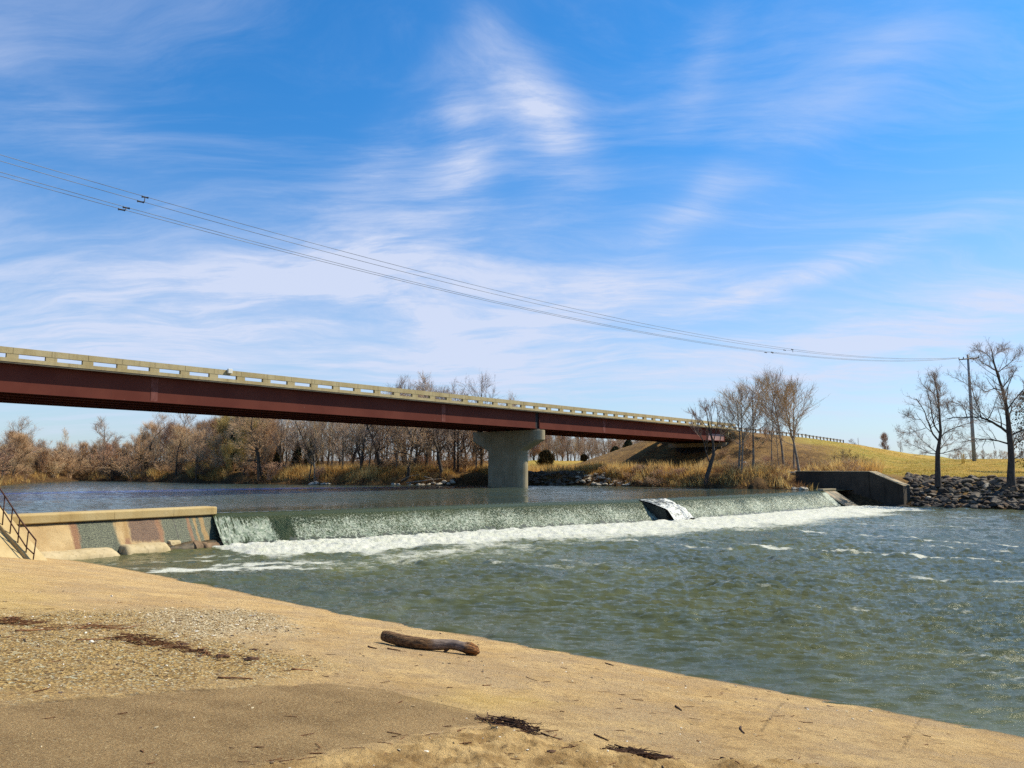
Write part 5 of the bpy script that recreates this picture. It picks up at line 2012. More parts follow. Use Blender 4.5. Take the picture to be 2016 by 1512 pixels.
def saplings():
    """the row of slender pale trees on the bank right of the bridge end"""
    for i, (pb, yb, ptp, yt, w, key, lab) in enumerate([
            (1455, 950, 1448, 772, 1.0, 'sl1', 'slender pale tree first in the row past the leaning one'), (1460, 952, 1470, 768, .8, 'sl2', 'slender pale tree doubling the first one of the row'),
            (1482, 946, 1488, 752, 1.0, 'sl3', 'tall slender tree with forked pale stem, third of the bank row'), (1519, 944, 1508, 772, .55, 'sl2', 'thinnest slender tree of the bank row, leaning slightly left'),
            (1533, 930, 1528, 785, .5, 'sl1', 'short thin tree just left of the tallest one in the bank row'), (1541, 918, 1534, 738, .95, 'sl4', 'tallest slender tree of the row on the bank'),
            (1563, 932, 1560, 752, .9, 'sl3', 'slender tree second from the right end of the bank row'), (1573, 947, 1586, 760, 1.15, 'sl1', 'wide crowned slender tree at the right end of the bank row')]):
        if key not in PROTO:
            tree_proto(key, 30 + i, 'slender', 12.5, M['bark_pale'], M['twig_tan'] if i % 2 == 0 else M['twig_grey'], dict(base=.36 + .06 * (i % 3), limbs=26, ll=.34 if i < 5 else .40))
        Y = 92 + (950 - yb) * 0.35
        x = XofPX(pb, Y)
        z = land_z(x, Y)
        top = PY(ptp, yt, Y)
        o = put_tree(key, 'slender_tree', x, Y, top.z - z, rt.uniform(0, 6.28), lab, 'tree', 'row of slender trees on the far bank', w * 1.55)
        o.rotation_euler.y = math.atan2(top.x - x, top.z - z)
    # leaning reddish tree beside the bridge end
    g = Grow(91)
    Y = 93.0
    b0 = PY(1389, 957, Y)
    zb = land_z(b0.x, Y)
    sc = Y / F_PX

    def loc(px, py, dy=0):
        q = PY(px, py, Y)
        return Vector((q.x - b0.x, dy, q.z - zb))
    Pm = dict(KINDS['haze'])
    Pm.update(twigs=12, sub=3, tl=.60, nb=9, bang=40, up=.14, tw=.011)
    Tp = [loc(1389, 962), loc(1392, 938), loc(1399, 915), loc(1405, 895), loc(1404, 872), loc(1398, 850), loc(1393, 825)]
    g.trunk.tube(Tp, [.32, .27, .24, .20, .14, .10, .06], 8, False)
    for L, r0 in [([(1399, 915), (1392, 893), (1386, 870), (1380, 845), (1374, 815)], .10), ([(1404, 872), (1410, 850), (1413, 828), (1412, 806)], .08), ([(1398, 850), (1388, 835), (1378, 822), (1370, 812)], .06),
                  ([(1393, 825), (1390, 810), (1387, 800)], .05), ([(1405, 893), (1416, 870), (1424, 850), (1428, 825)], .06), ([(1400, 860), (1400, 835), (1402, 815), (1400, 802)], .06), ([(1386, 870), (1376, 860), (1366, 846), (1362, 830)], .05)]:
        pts = [loc(a, c_, rt.uniform(-.6, .6) * i) for i, (a, c_) in enumerate(L)]
        g.limb(pts, r0, .015, Pm)
    root = empty('leaning_tree', (b0.x, Y, zb))
    tag(root, 'leaning dark trunked tree with reddish twigs in front of the bridge end', 'tree')
    link('trunk', g.trunk.mesh('trunk', M['bark_dark'], True), root)
    link('crown', g.crown.mesh('crown', M['twig_red']), root)


saplings()


def big_trees():
    Pm = dict(KINDS['spreading'])
    Pm.update(twigs=9, sub=3, tl=.62, nb=13, bang=45, bl=.46, up=.10, wob=.14, tw=.011, tang=44, tup=.14, bt0=.12)

    def build(Y, base, trunk, limbs, label, seed, dead=()):
        g = Grow(seed)
        bx = PY(base[0], base[1], Y)
        zb = land_z(bx.x, Y)

        def loc(px, py, dy=0.0):
            q = PY(px, py, Y)
            return Vector((q.x - bx.x, dy, q.z - bx.z))
        tp = [loc(a, c_) for a, c_, _ in trunk]
        tp[0].z -= 0.8
        g.trunk.tube(tp, [r_ for _, _, r_ in trunk], 9, False)
        P2 = dict(Pm)
        g.limb(tp[len(tp) // 2:], trunk[len(tp) // 2][2] * .6, .02, P2)
        for (L, r0, dy) in limbs:
            pts = [loc(a, c_, dy * i / max(1, len(L) - 1) + rt.uniform(-.15, .15)) for i, (a, c_) in enumerate(L)]
            fine = []
            for i in range(len(pts) - 1):
                for t in (0, .5):
                    q = pts[i].lerp(pts[i + 1], t)
                    q += Vector((rt.uniform(-.05, .05), rt.uniform(-.05, .05), rt.uniform(-.05, .05))) if t else Vector()
                    fine.append(q)
            fine.append(pts[-1])
            g.limb(fine, r0, max(.015, r0 * .25), P2)
        for L in dead:
            pts = [loc(a, c_, rt.uniform(-.6, .6)) for a, c_ in L]
            g.trunk.tube(pts, [.03] + [.018] * (len(pts) - 1), 4, False)
            g.twigs(pts, 5, .5, .010, 50, -.05, 1)
        root = empty('bare_tree', (bx.x, Y, bx.z))
        tag(root, label, 'tree')
        link('trunk', g.trunk.mesh('trunk', M['bark_dark'], True), root)
        link('crown', g.crown.mesh('crown', M['twig_grey']), root)
    Y = 84
    build(Y, (1845, 941), [(1846, 944, .33), (1846, 915, .26), (1846, 893, .24), (1849, 872, .17), (1852, 850, .14), (1850, 825, .12), (1848, 795, .10), (1844, 765, .07), (1838, 735, .03)],
          [([(1849, 870), (1835, 855), (1824, 842), (1814, 826), (1806, 812), (1796, 798), (1784, 788)], .10, -2.0), ([(1851, 855), (1842, 838), (1839, 815), (1838, 790), (1832, 765), (1824, 752)], .09, 1.0),
           ([(1851, 862), (1858, 852), (1874, 842), (1890, 836), (1902, 832)], .07, -1.5), ([(1847, 890), (1858, 878), (1866, 872), (1880, 862), (1890, 850)], .07, 1.5),
           ([(1846, 893), (1834, 892), (1826, 884), (1812, 876), (1800, 868)], .06, 2.0), ([(1846, 893), (1858, 890), (1868, 886), (1880, 882)], .06, -2.0), ([(1850, 835), (1858, 815), (1864, 795), (1866, 780)], .06, 2.2),
           ([(1849, 810), (1838, 790), (1828, 776), (1818, 770)], .05, -1.4), ([(1848, 790), (1856, 772), (1858, 758)], .04, .8), ([(1814, 826), (1798, 826), (1784, 822), (1776, 818)], .04, -.8),
           ([(1824, 842), (1806, 848), (1790, 850), (1780, 852)], .04, 1), ([(1844, 770), (1836, 752), (1834, 742)], .03, -.5), ([(1846, 893), (1840, 880), (1830, 866), (1826, 850)], .05, 2.4)],
          'smaller of two bare trees on the rocky bank, branching low', 301)
    Y = 80
    build(Y, (1992, 951), [(1991, 956, .52), (1990, 935, .36), (1991, 905, .31), (1990, 880, .29), (1987, 855, .27), (1985, 830, .22), (1981, 800, .17), (1974, 768, .14), (1964, 738, .11), (1957, 715, .08), (1952, 688, .03)],
          [([(1985, 853), (1970, 842), (1950, 832), (1935, 826), (1920, 822), (1905, 822), (1880, 824), (1862, 823), (1850, 826)], .14, -1.5),
           ([(1987, 874), (1970, 868), (1950, 864), (1932, 863), (1918, 868), (1905, 870)], .09, 1.5),
           ([(1984, 820), (1972, 808), (1958, 800), (1946, 795)], .07, -2.0), ([(1975, 770), (1960, 764), (1948, 770), (1940, 760), (1930, 745)], .07, 1.5),
           ([(1960, 730), (1946, 722), (1930, 716), (1918, 710), (1908, 708)], .06, -1.0), ([(1972, 766), (1986, 752), (2000, 738), (2008, 728)], .07, 1.0),
           ([(1963, 735), (1976, 720), (1986, 706), (1990, 700)], .05, -1.5), ([(1990, 858), (2006, 848), (2022, 840), (2040, 836)], .11, -1.5), ([(1992, 885), (2010, 872), (2030, 864), (2050, 850)], .10, 2),
           ([(1986, 830), (1998, 812), (2012, 800), (2026, 794)], .09, 2.2), ([(1983, 805), (1996, 780), (2006, 760), (2014, 742)], .07, -2), ([(1933, 826), (1928, 800), (1922, 780), (1916, 765), (1902, 752), (1886, 742)], .06, .6),
           ([(1905, 822), (1902, 806), (1894, 794), (1880, 788)], .05, 1), ([(1926, 823), (1916, 802), (1906, 790)], .04, -1.2), ([(1958, 716), (1950, 702), (1938, 690), (1930, 686)], .04, .8), ([(1955, 705), (1964, 694), (1970, 688)], .03, -.6),
           ([(1880, 824), (1872, 808), (1862, 798)], .03, .4), ([(1991, 905), (2004, 898), (2018, 896), (2030, 900)], .06, -1), ([(1984, 840), (1966, 826), (1950, 808), (1936, 800)], .05, 2.6), ([(1979, 790), (1962, 782), (1948, 782)], .05, -2.2)],
          'largest bare tree, spreading wide over the rocky bank at the right edge', 302,
          [[(1940, 864), (1938, 880), (1934, 890)], [(1960, 866), (1956, 884)], [(1925, 866), (1922, 878), (1916, 886)]])


big_trees()

# ------------------------------------------------------------------ evergreens and shrubs
def evergreens():
    for i, (p, ytop, ybase, d, wpx, cone, mt, lab) in enumerate([
            (460, 840, 928, 6, 44, True, 'cedar', 'dark cedar standing among bare trees above the bright grass'), (612, 858, 922, 8, 44, True, 'cedar_rust', 'rusty brown cedar by the tall forked tree'),
            (548, 880, 930, 7, 30, True, 'cedar_rust', 'small rusty cedar half hidden in the woods'), (585, 872, 926, 8, 30, True, 'cedar', 'narrow dark cedar left of the rusty one'),
            (275, 888, 930, 9, 46, True, 'cedar', 'dark low cedar below the tall dark tree'), (1075, 888, 917, 26, 40, False, 'cedar_rust', 'round rusty green bush on the meadow right of the pier'),
            (1150, 897, 913, 45, 16, False, 'cedar_rust', 'small reddish bush at the back of the meadow'), (1238, 866, 902, 75, 26, False, 'cedar', 'tall dark evergreen behind the shaded embankment'), (1212, 880, 902, 75, 24, False, 'cedar', 'lower dark evergreen behind the shaded embankment'),
            (2030, 765, 945, None, 70, False, 'cedar_rust', 'tall green brown evergreen behind the largest bare tree')]):
        Y = (shore_Y(p) + d) if d is not None else 104.0
        x = XofPX(p, Y)
        z = land_z(x, Y)
        H = PY(p, ytop, Y).z - z
        Wd = wpx / F_PX * Y
        root = empty('cedar_tree' if H > 3.2 else 'evergreen_bush', (x, Y, z))
        tag(root, lab, 'tree' if H > 3.2 else 'bush')
        mb = MB()
        mb.tube([(0, 0, -.3), (0, 0, H * .5), (0, 0, H * .9)], [.16, .10, .03], 6)
        mb.build('trunk', M['bark_brown'], root)
        o = link('crown', make_evergreen(500 + i, H, Wd, (5200 if d is not None else 1600) if Wd > 2 else 2500, M[mt], cone), root)


evergreens()


def scrubs():
    SC = [make_scrub(600, 4.0, M['twig_brown']), make_scrub(601, 4.0, M['twig_tan']), make_scrub(602, 4.0, M['twig_dark'], 10, 55), make_scrub(603, 4.0, M['twig_red']), make_scrub(604, 4.0, M['twig_brown'], 12, 70)]
    cn = ['brown', 'tan', 'dark', 'reddish', 'low spreading brown']

    def put(k, x, y, h, wide, lab, group):
        o = bpy.data.objects.new('bare_shrub', SC[k])
        COL.objects.link(o)
        o.location = (x, y, land_z(x, y))
        s_ = h / 4.0
        o.scale = (s_ * wide, s_ * wide, s_)
        o.rotation_euler = (0, 0, rt.uniform(0, 6.28))
        tag(o, lab, 'shrub', group)
    for i in range(100):
        p = -60 + i * 10.4 + rt.uniform(-8, 8)
        if 980 < p < 1035:
            continue
        d = rt.choice([1.2, 2.0, 4.5, 7, 11, 15]) + rt.uniform(-.8, 2)
        Y = shore_Y(max(p, 0)) + d
        if 330 < p < 410 or 540 < p < 960:
            if d < 6 and rt.random() < .8:
                continue
        k = rt.choice([0, 0, 1, 2, 2, 3, 4])
        h = rt.uniform(1.6, 3.4) if p > 420 else rt.uniform(2.0, 5.0)
        put(k, XofPX(p, Y), Y, h, rt.uniform(1.0, 1.6), 'leafless %s shrub in the thicket along the far bank' % cn[k], 'thicket shrubs along the far bank')
    # near left bank where branches hang over the water
    for i in range(15):
        t = rt.random()
        a, c_ = LB[2], LB[3]
        x = a[0] + (c_[0] - a[0]) * t * 1.3 - rt.uniform(-1.2, 6)
        y = a[1] + (c_[1] - a[1]) * t * 1.3 + rt.uniform(-2, 2)
        put(rt.choice([0, 1, 4]), x, y, rt.uniform(3, 6.0), 1.4, 'brown shrub hanging over the water at the left edge', 'shrubs over the water at the left edge')
    # brush on the bank and embankment right of the bridge
    for i in range(95):
        p = 1180 + rt.random() * 520
        if p < 1400:
            d = rt.uniform(0.6, 6)
        else:
            d = rt.uniform(0.5, 34)
        Y = shore_Y(min(p, 1590)) + d
        x = XofPX(p, Y)
        if land_z(x, Y) > 9 or (p > 1600 and d < 3):
            continue
        k = rt.choice([0, 3, 4, 4, 0, 1, 2])
        put(k, x, Y, rt.uniform(.8, 2.0) if p > 1400 else rt.uniform(.6, 1.3), rt.uniform(1.1, 1.8), 'low %s brush on the bank beside the bridge end' % cn[k], 'low brush on the bank by the bridge end')
    for (p, Y, h, k, lab) in [(1665, 100, 3.2, 2, 'leaning dark thorny shrub above the wing wall'), (1684, 103, 2.0, 3, 'reddish shrub above the wing wall'), (1640, 98, 1.8, 3, 'low reddish shrub behind the flat top of the wing wall'),
                              (1515, 128, 2.6, 0, 'wide brown shrub high on the embankment behind the slender trees'), (1475, 124, 2.8, 4, 'low spreading shrub near the abutment')]:
        x = XofPX(p, Y)
        put(k, x, Y, h, 1.4, lab, None)


scrubs()

# ------------------------------------------------------------------ undergrowth, grass and far thicket as masses
def tri_mass(name, base, tip, width, mat, tint=None):
    """one mesh of many thin upright blades"""
    n = len(base)
    r_ = np.random.default_rng(n)
    a = r_.random(n) * math.pi
    side = np.stack([np.cos(a), np.sin(a), np.zeros(n)], 1) * (width / 2)[:, None]
    V = np.stack([base - side, base + side, tip], 1).reshape(-1, 3)
    me = mesh_np(name, V, np.arange(3 * n).reshape(-1, 3), mat)
    if tint is not None:
        set_attr(me, 'tint', np.repeat(tint, 3))
    return me


def blade_mat(name, c1, c2, c3):
    m, n, bs, _ = material(name)
    t = n.attr('tint')
    c = n.mix(n.step(t, 0.0, 0.5), c1, c2)
    c = n.mix(n.step(t, 0.55, 1.0), c, c3)
    n.put(bs.inputs['Base Color'], c)
    bs.inputs['Roughness'].default_value = 0.85
    bs.inputs['Specular IOR Level'].default_value = 0.15
    tr = n.new('ShaderNodeBsdfTranslucent')
    n.put(tr.inputs[0], c)
    mx = n.new('ShaderNodeMixShader')
    mx.inputs[0].default_value = 0.45
    n.nt.links.new(bs.outputs[0], mx.inputs[1])
    n.nt.links.new(tr.outputs[0], mx.inputs[2])
    n.nt.links.new(mx.outputs[0], _.inputs[0])
    return m


def masses():
    r_ = np.random.default_rng(42)

    def pts(n, p0, p1, d0, d1):
        p = p0 + (p1 - p0) * r_.random(n)
        d = d0 + (d1 - d0) * r_.random(n)
        Ys = np.interp(p, [q[0] for q in far_px], [P(a, c_, POOL).y for a, c_ in far_px])
        Y = Ys + d
        dd = px_dir(1008, HOR)
        X = (p - 1008) / F_PX / math.cos(PITCH) * Y / (1 / 1.0)
        X = np.array([px_dir(float(pp), HOR).x / px_dir(float(pp), HOR).y for pp in p]) * Y
        return p, d, X, Y
    # dry grass on the bank tops
    B, T, Wd, Ti = [], [], [], []
    for (n, p0, p1, d0, d1, h, thr) in [(17000, 520, 990, 1.8, 8, .78, .34), (3500, 225, 330, 2.0, 6, .9, .42), (6500, 372, 445, 2.0, 6, 1.1, .25), (9000, 1150, 1440, 2.0, 13, 1.0, .36), (5000, 1040, 1200, 12, 32, .7, .3),
                                       (6000, 1400, 1640, .8, 16, .9, .47), (2500, -60, 240, .6, 4, .9, .5), (3500, 1640, 1735, 3, 14, 1.2, .40), (5000, 1150, 1420, .8, 6, .5, .46), (1500, 480, 990, .4, 2.5, .35, .56)]:
        p, d, X, Y = pts(n, p0, p1, d0, d1)
        cl = fbm(X * .45, Y * .45, 7, 3)
        k = cl > thr
        X, Y, cl = X[k], Y[k], cl[k]
        z = far_z(X, Y)[0]
        m_ = len(X)
        hh = h * (0.45 + 0.75 * r_.random(m_)) * (0.5 + 1.1 * np.clip((cl - thr) / .3, 0, 1))
        tip = np.stack([X + r_.normal(size=m_) * hh * .30 - hh * 0.05, Y + r_.normal(size=m_) * hh * .30, z + hh], 1)
        B.append(np.stack([X, Y, z - .1], 1))
        T.append(tip)
        Wd.append(0.05 + .06 * r_.random(m_))
        Ti.append(np.clip(0.5 + (cl - .5) * 1.2 + r_.normal(size=m_) * .22, 0, 1))
    m = blade_mat('dry_grass_blades', (0.42, 0.215, 0.060), (0.74, 0.460, 0.145), (0.85, 0.650, 0.280))
    me = tri_mass('dry_grass', np.vstack(B), np.vstack(T), np.concatenate(Wd), m, np.concatenate(Ti))
    tag(link('dry_grass', me), 'tall dry tan grass in clumps along the far bank', 'grass', None, 'stuff')
    # tangled undergrowth along the water's edge and in the thicket
    B, T, Wd, Ti = [], [], [], []
    for (n, p0, p1, d0, d1, h) in [(15000, -70, 980, .3, 5, 1.0), (9000, -70, 990, 3, 22, 2.6), (14000, 1150, 1600, .2, 8, .9), (11000, 1400, 1660, 3, 36, 1.0), (1800, 1620, 1720, 2, 14, 1.0), (2000, 1035, 1150, .2, 5, .3)]:
        p, d, X, Y = pts(n, p0, p1, d0, d1)
        z, dd_, q, rg = far_z(X, Y)
        k = (z < 9.6) & (dd_ > 0.0) & (fbm(X * .5, Y * .5, 57, 3) > .40)
        X, Y, z = X[k], Y[k], z[k]
        m_ = len(X)
        hh = h * (0.3 + 0.9 * r_.random(m_))
        z0 = z + r_.random(m_) * hh * .7 - .1
        a = r_.random(m_) * 6.283
        B.append(np.stack([X, Y, z0], 1))
        T.append(np.stack([X + np.cos(a) * hh * .7, Y + np.sin(a) * hh * .7, z0 + hh * (r_.random(m_) * .9 - .15)], 1))
        Wd.append(0.025 + .045 * r_.random(m_))
        Ti.append(np.clip(fbm(X * .3, Y * .3, 66, 3) + r_.normal(size=m_) * .22, 0, 1))
    m = blade_mat('undergrowth_stems', (0.085, 0.048, 0.026), (0.26, 0.135, 0.060), (0.42, 0.235, 0.110))
    me = tri_mass('undergrowth', np.vstack(B), np.vstack(T), np.concatenate(Wd), m, np.concatenate(Ti))
    tag(link('undergrowth', me), 'tangled brown undergrowth along the far bank', 'undergrowth', None, 'stuff')
    # depth of the wood behind the first rows
    n = 46000
    p, d, X, Y = pts(n, -90, 1000, 14, 60)
    z = far_z(X, Y)[0]
    top = np.interp(p, [t[0] for t in tops_px], [t[1] for t in tops_px]) + 15 + 16 * fbm(p * .05, p * .0, 5, 3)
    H = np.clip((HOR - top) / F_PX * Y + CZ - z, 3, 12.5)
    z0 = z + H * r_.random(n) ** 1.1 * .92
    hh = 0.6 + 1.3 * r_.random(n)
    base = np.stack([X, Y, z0], 1)
    tip = base + np.stack([r_.normal(size=n) * hh * .35, r_.normal(size=n) * hh * .35, hh], 1)
    m = blade_mat('wood_mass_twigs', (0.19, 0.125, 0.080), (0.38, 0.250, 0.145), (0.50, 0.335, 0.190))
    n2 = 9000
    p2 = 1030 + 300 * r_.random(n2)
    Y2 = 205 + 40 * r_.random(n2)
    X2 = np.array([px_dir(float(pp), HOR).x / px_dir(float(pp), HOR).y for pp in p2]) * Y2
    zz2 = far_z(X2, Y2)[0]
    H2 = (HOR - 872) / F_PX * Y2 + CZ - zz2
    b2 = np.stack([X2, Y2, zz2 + np.maximum(H2, 1.5) * r_.random(n2)], 1)
    h2 = .8 + 1.5 * r_.random(n2)
    t2 = b2 + np.stack([r_.normal(size=n2) * h2 * .25, r_.normal(size=n2) * h2 * .25, h2], 1)
    base, tip, X, Y, n = np.vstack([base, b2]), np.vstack([tip, t2]), np.concatenate([X, X2]), np.concatenate([Y, Y2]), n + n2
    me = tri_mass('woods', base, tip, 0.03 + .04 * r_.random(n), m, np.clip(fbm(X * .12, Y * .12, 3, 3) + r_.normal(size=n) * .2, 0, 1))
    tag(link('woods', me), 'depth of bare woods receding behind the first trees', 'woods', None, 'stuff')
    # short grass of the field
    n = 34000
    p = 1600 + 440 * r_.random(n)
    Y = 84 + 95 * r_.random(n) ** 1.5
    X = np.array([px_dir(float(pp), HOR).x / px_dir(float(pp), HOR).y for pp in p]) * Y
    z, dd_, q, rg = far_z(X, Y)
    k = (dd_ > 6.5) & (z > 2.2)
    X, Y, z = X[k], Y[k], z[k]
    m_ = len(X)
    hh = .06 + .16 * r_.random(m_)
    B = np.stack([X, Y, z - .03], 1)
    T = B + np.stack([r_.normal(size=m_) * .08, r_.normal(size=m_) * .08, hh], 1)
    m = blade_mat('lawn_blades', (0.31, 0.250, 0.050), (0.54, 0.370, 0.085), (0.68, 0.470, 0.140))
    me = tri_mass('lawn', B, T, .05 + .06 * r_.random(m_), m, np.clip(fbm(X * .10, Y * .10, 13, 4) * 1.5 - .25 + r_.normal(size=m_) * .15, 0, 1))
    tag(link('field_grass', me), 'short olive and tan grass of the field', 'grass', None, 'stuff')


masses()

# ------------------------------------------------------------------ rocks
import bmesh


def rock_mesh(seed, mat, flat=0.6):
    r_ = random.Random(seed)
    bm = bmesh.new()
    bmesh.ops.create_icosphere(bm, subdivisions=3, radius=1.0)
    planes = []
    for k in range(11):
        v = Vector((r_.gauss(0, 1), r_.gauss(0, 1), r_.gauss(0, 1))).normalized()
        planes.append((v, r_.uniform(.55, .85)))
    for v in bm.verts:
        for (n_, d) in planes:
            e = v.co.dot(n_) - d
            if e > 0:
                v.co -= n_ * e
        v.co *= 1 + r_.uniform(-.015, .015)
        v.co.z *= flat
        v.co.x *= 1.15
    me = bpy.data.meshes.new('rock')
    bm.to_mesh(me)
    bm.free()
    me.materials.append(mat)
    return me


def rocks():
    meshes = {c: [rock_mesh(700 + 10 * i + k, M[c], .45 + .12 * k) for k in range(4)] for i, c in enumerate(['rock_grey', 'rock_dark', 'rock_brown', 'rock_pale'])}
    rr = random.Random(12)
    nm = {'rock_grey': 'grey', 'rock_dark': 'dark grey', 'rock_brown': 'brown', 'rock_pale': 'pale'}

    def put(x, y, s_, c, lab, grp, z=None, sink=.25):
        o = bpy.data.objects.new('rock', rr.choice(meshes[c]))
        COL.objects.link(o)
        o.location = (x, y, (land_z(x, y) if z is None else z) - s_ * .3 + s_ * sink)
        o.scale = (s_ * rr.uniform(.8, 1.25), s_ * rr.uniform(.8, 1.25), s_ * rr.uniform(.75, 1.2))
        o.rotation_euler = (rr.uniform(-.45, .45), rr.uniform(-.45, .45), rr.uniform(0, 6.28))
        tag(o, lab, 'rock', grp)
    n = 0
    tries = 0
    placed = []
    while n < 275 and tries < 20000:
        tries += 1
        p = rr.uniform(1785, 2035)
        Y = rr.uniform(69, 90)
        x = XofPX(p, Y)
        xa, ya = np.array([x]), np.array([Y])
        z, d, q, rg = far_z(xa, ya)
        if not (-0.9 < d[0] < 8.3):
            continue
        ws = Vector((x, Y, 0)) - ww_end
        if ws.dot(-flow) > -0.4 and Vector((-flow.y, flow.x, 0)).dot(ws) * (1 if -flow.y > 0 else -1) < 1.7:
            continue
        s_ = rr.choice([.30, .36, .42, .5, .62]) * rr.uniform(.85, 1.15)
        if any((x - a) ** 2 + (Y - c_) ** 2 < (s_ + e) ** 2 * .36 for a, c_, e in placed):
            continue
        placed.append((x, Y, s_))
        c = rr.choices(['rock_grey', 'rock_dark', 'rock_brown', 'rock_pale'], [5, 5, 3, .35])[0]
        if d[0] > 5 and c == 'rock_pale':
            c = 'rock_dark'
        if c == 'rock_pale':
            put(x, Y, s_, c, 'pale whitish boulder among the darker riprap', 'pale boulders in the riprap')
        else:
            put(x, Y, s_, c, '%s angular boulder in the riprap below the right hand trees' % nm[c] if False else '%s angular boulder in the riprap below the two bare trees' % nm[c], 'riprap boulders')
        n += 1
    # small stones filling the gaps, and stones on the bank near the bridge
    V, Fc = [], []
    src = []
    for k in range(5):
        me = rock_mesh(800 + k, M['rock_grey'], .6)
        bm = bmesh.new()
        bm.from_mesh(me)
        bmesh.ops.triangulate(bm, faces=bm.faces)
        src.append((np.array([v.co[:] for v in bm.verts]), np.array([[v.index for v in f.verts] for f in bm.faces])))
        bm.free()
        bpy.data.meshes.remove(me)

    def fill(name, cands, mat, lab):
        Vs, Fs, o = [], [], 0
        for (x, y, z, s_) in cands:
            v, f = rr.choice(src)
            a = rr.uniform(0, 6.28)
            ca, sa = math.cos(a), math.sin(a)
            w = v * np.array([s_ * rr.uniform(.8, 1.3), s_ * rr.uniform(.8, 1.3), s_])
            w = np.stack([w[:, 0] * ca - w[:, 1] * sa + x, w[:, 0] * sa + w[:, 1] * ca + y, w[:, 2] + z], 1)
            Vs.append(w)
            Fs.append(f + o)
            o += len(v)
        me = mesh_np(name, np.vstack(Vs), np.vstack(Fs), mat)
        tag(link(name, me), lab, 'rubble', None, 'stuff')
    c = []
    while len(c) < 420:
        p = rr.uniform(1790, 2080)
        Y = rr.uniform(67, 90)
        x = XofPX(p, Y)
        z, d, q, rg = far_z(np.array([x]), np.array([Y]))
        ws = Vector((x, Y, 0)) - ww_end
        if -0.8 < d[0] < 9 and not (ws.dot(-flow) > -0.4 and Vector((-flow.y, flow.x, 0)).dot(ws) < 1.6):
            c.append((x, Y, float(z[0]) + .03, rr.uniform(.14, .3)))
    fill('riprap_rubble', c, M['rock_dark'], 'small dark stones filling the gaps of the riprap')
    c = []
    for (n_, p0, p1, d0, d1) in [(34, 1132, 1190, .2, 3), (26, 1165, 1240, .2, 2), (45, 1352, 1412, 16, 24), (70, 1420, 1540, 18, 30), (60, 1500, 1570, 8, 20), (70, 1585, 1650, 14, 30), (30, 1560, 1600, .1, 1.5), (25, 770, 900, .1, .8), (20, 610, 650, .1, 1)]:
        for k in range(n_):
            p = rr.uniform(p0, p1)
            Y = shore_Y(min(p, 1590)) + rr.uniform(d0, d1)
            x = XofPX(p, Y)
            c.append((x, Y, land_z(x, Y) + .08, rr.uniform(.12, .42)))
    fill('bank_stones', c, M['rock_pale'], 'pale stones scattered over the bank by the bridge')
    c = []
    for k in range(150):
        p = rr.uniform(1036, 1150)
        Y = shore_Y(p) + rr.uniform(.1, 4)
        x = XofPX(p, Y)
        c.append((x, Y, land_z(x, Y) + .05, rr.uniform(.15, .40)))
    fill('shaded_bank_stones', c, M['rock_grey'], 'grey stones on the shaded bank under the bridge')
    # a dark loose stack of ledges beside the wall's upstream end
    c = []
    for k in range(26):
        p = rr.uniform(1592, 1616)
        Y = 87 + rr.uniform(-1.5, 3)
        x = XofPX(p, Y)
        c.append((x, Y, land_z(x, Y) + .05, rr.uniform(.2, .45)))
    fill('ledge_stones', c, M['rock_dark'], 'dark stacked stones beside the upstream end of the wing wall')


rocks()


def bank_driftwood():
    for (p0, y0, p1, y1, r_, lab) in [(800, 951, 872, 942, .10, 'long pale driftwood trunk lying on the bank left of the pier'), (790, 946, 826, 934, .06, 'thin pale driftwood pole leaning on the bank left of the pier'), (835, 938, 860, 953, .06, 'crooked pale driftwood branch reaching down to the water'),
                                      (1250, 948, 1280, 957, .06, 'pale driftwood limb at the water edge below the dry grass')]:
        Y = shore_Y(p0) + .8
        a, c_ = PY(p0, y0, Y), PY(p1, y1, Y - .5)
        mid = (a + c_) / 2 + Vector((rt.uniform(-.2, .2), 0, rt.uniform(0, .25)))
        mb = MB()
        mb.tube([a - a, mid - a, c_ - a], [r_, r_ * .85, r_ * .4], 6)
        o = mb.build('driftwood', M['driftwood'], None, True)
        o.location = a
        tag(o, lab, 'driftwood')


bank_driftwood()

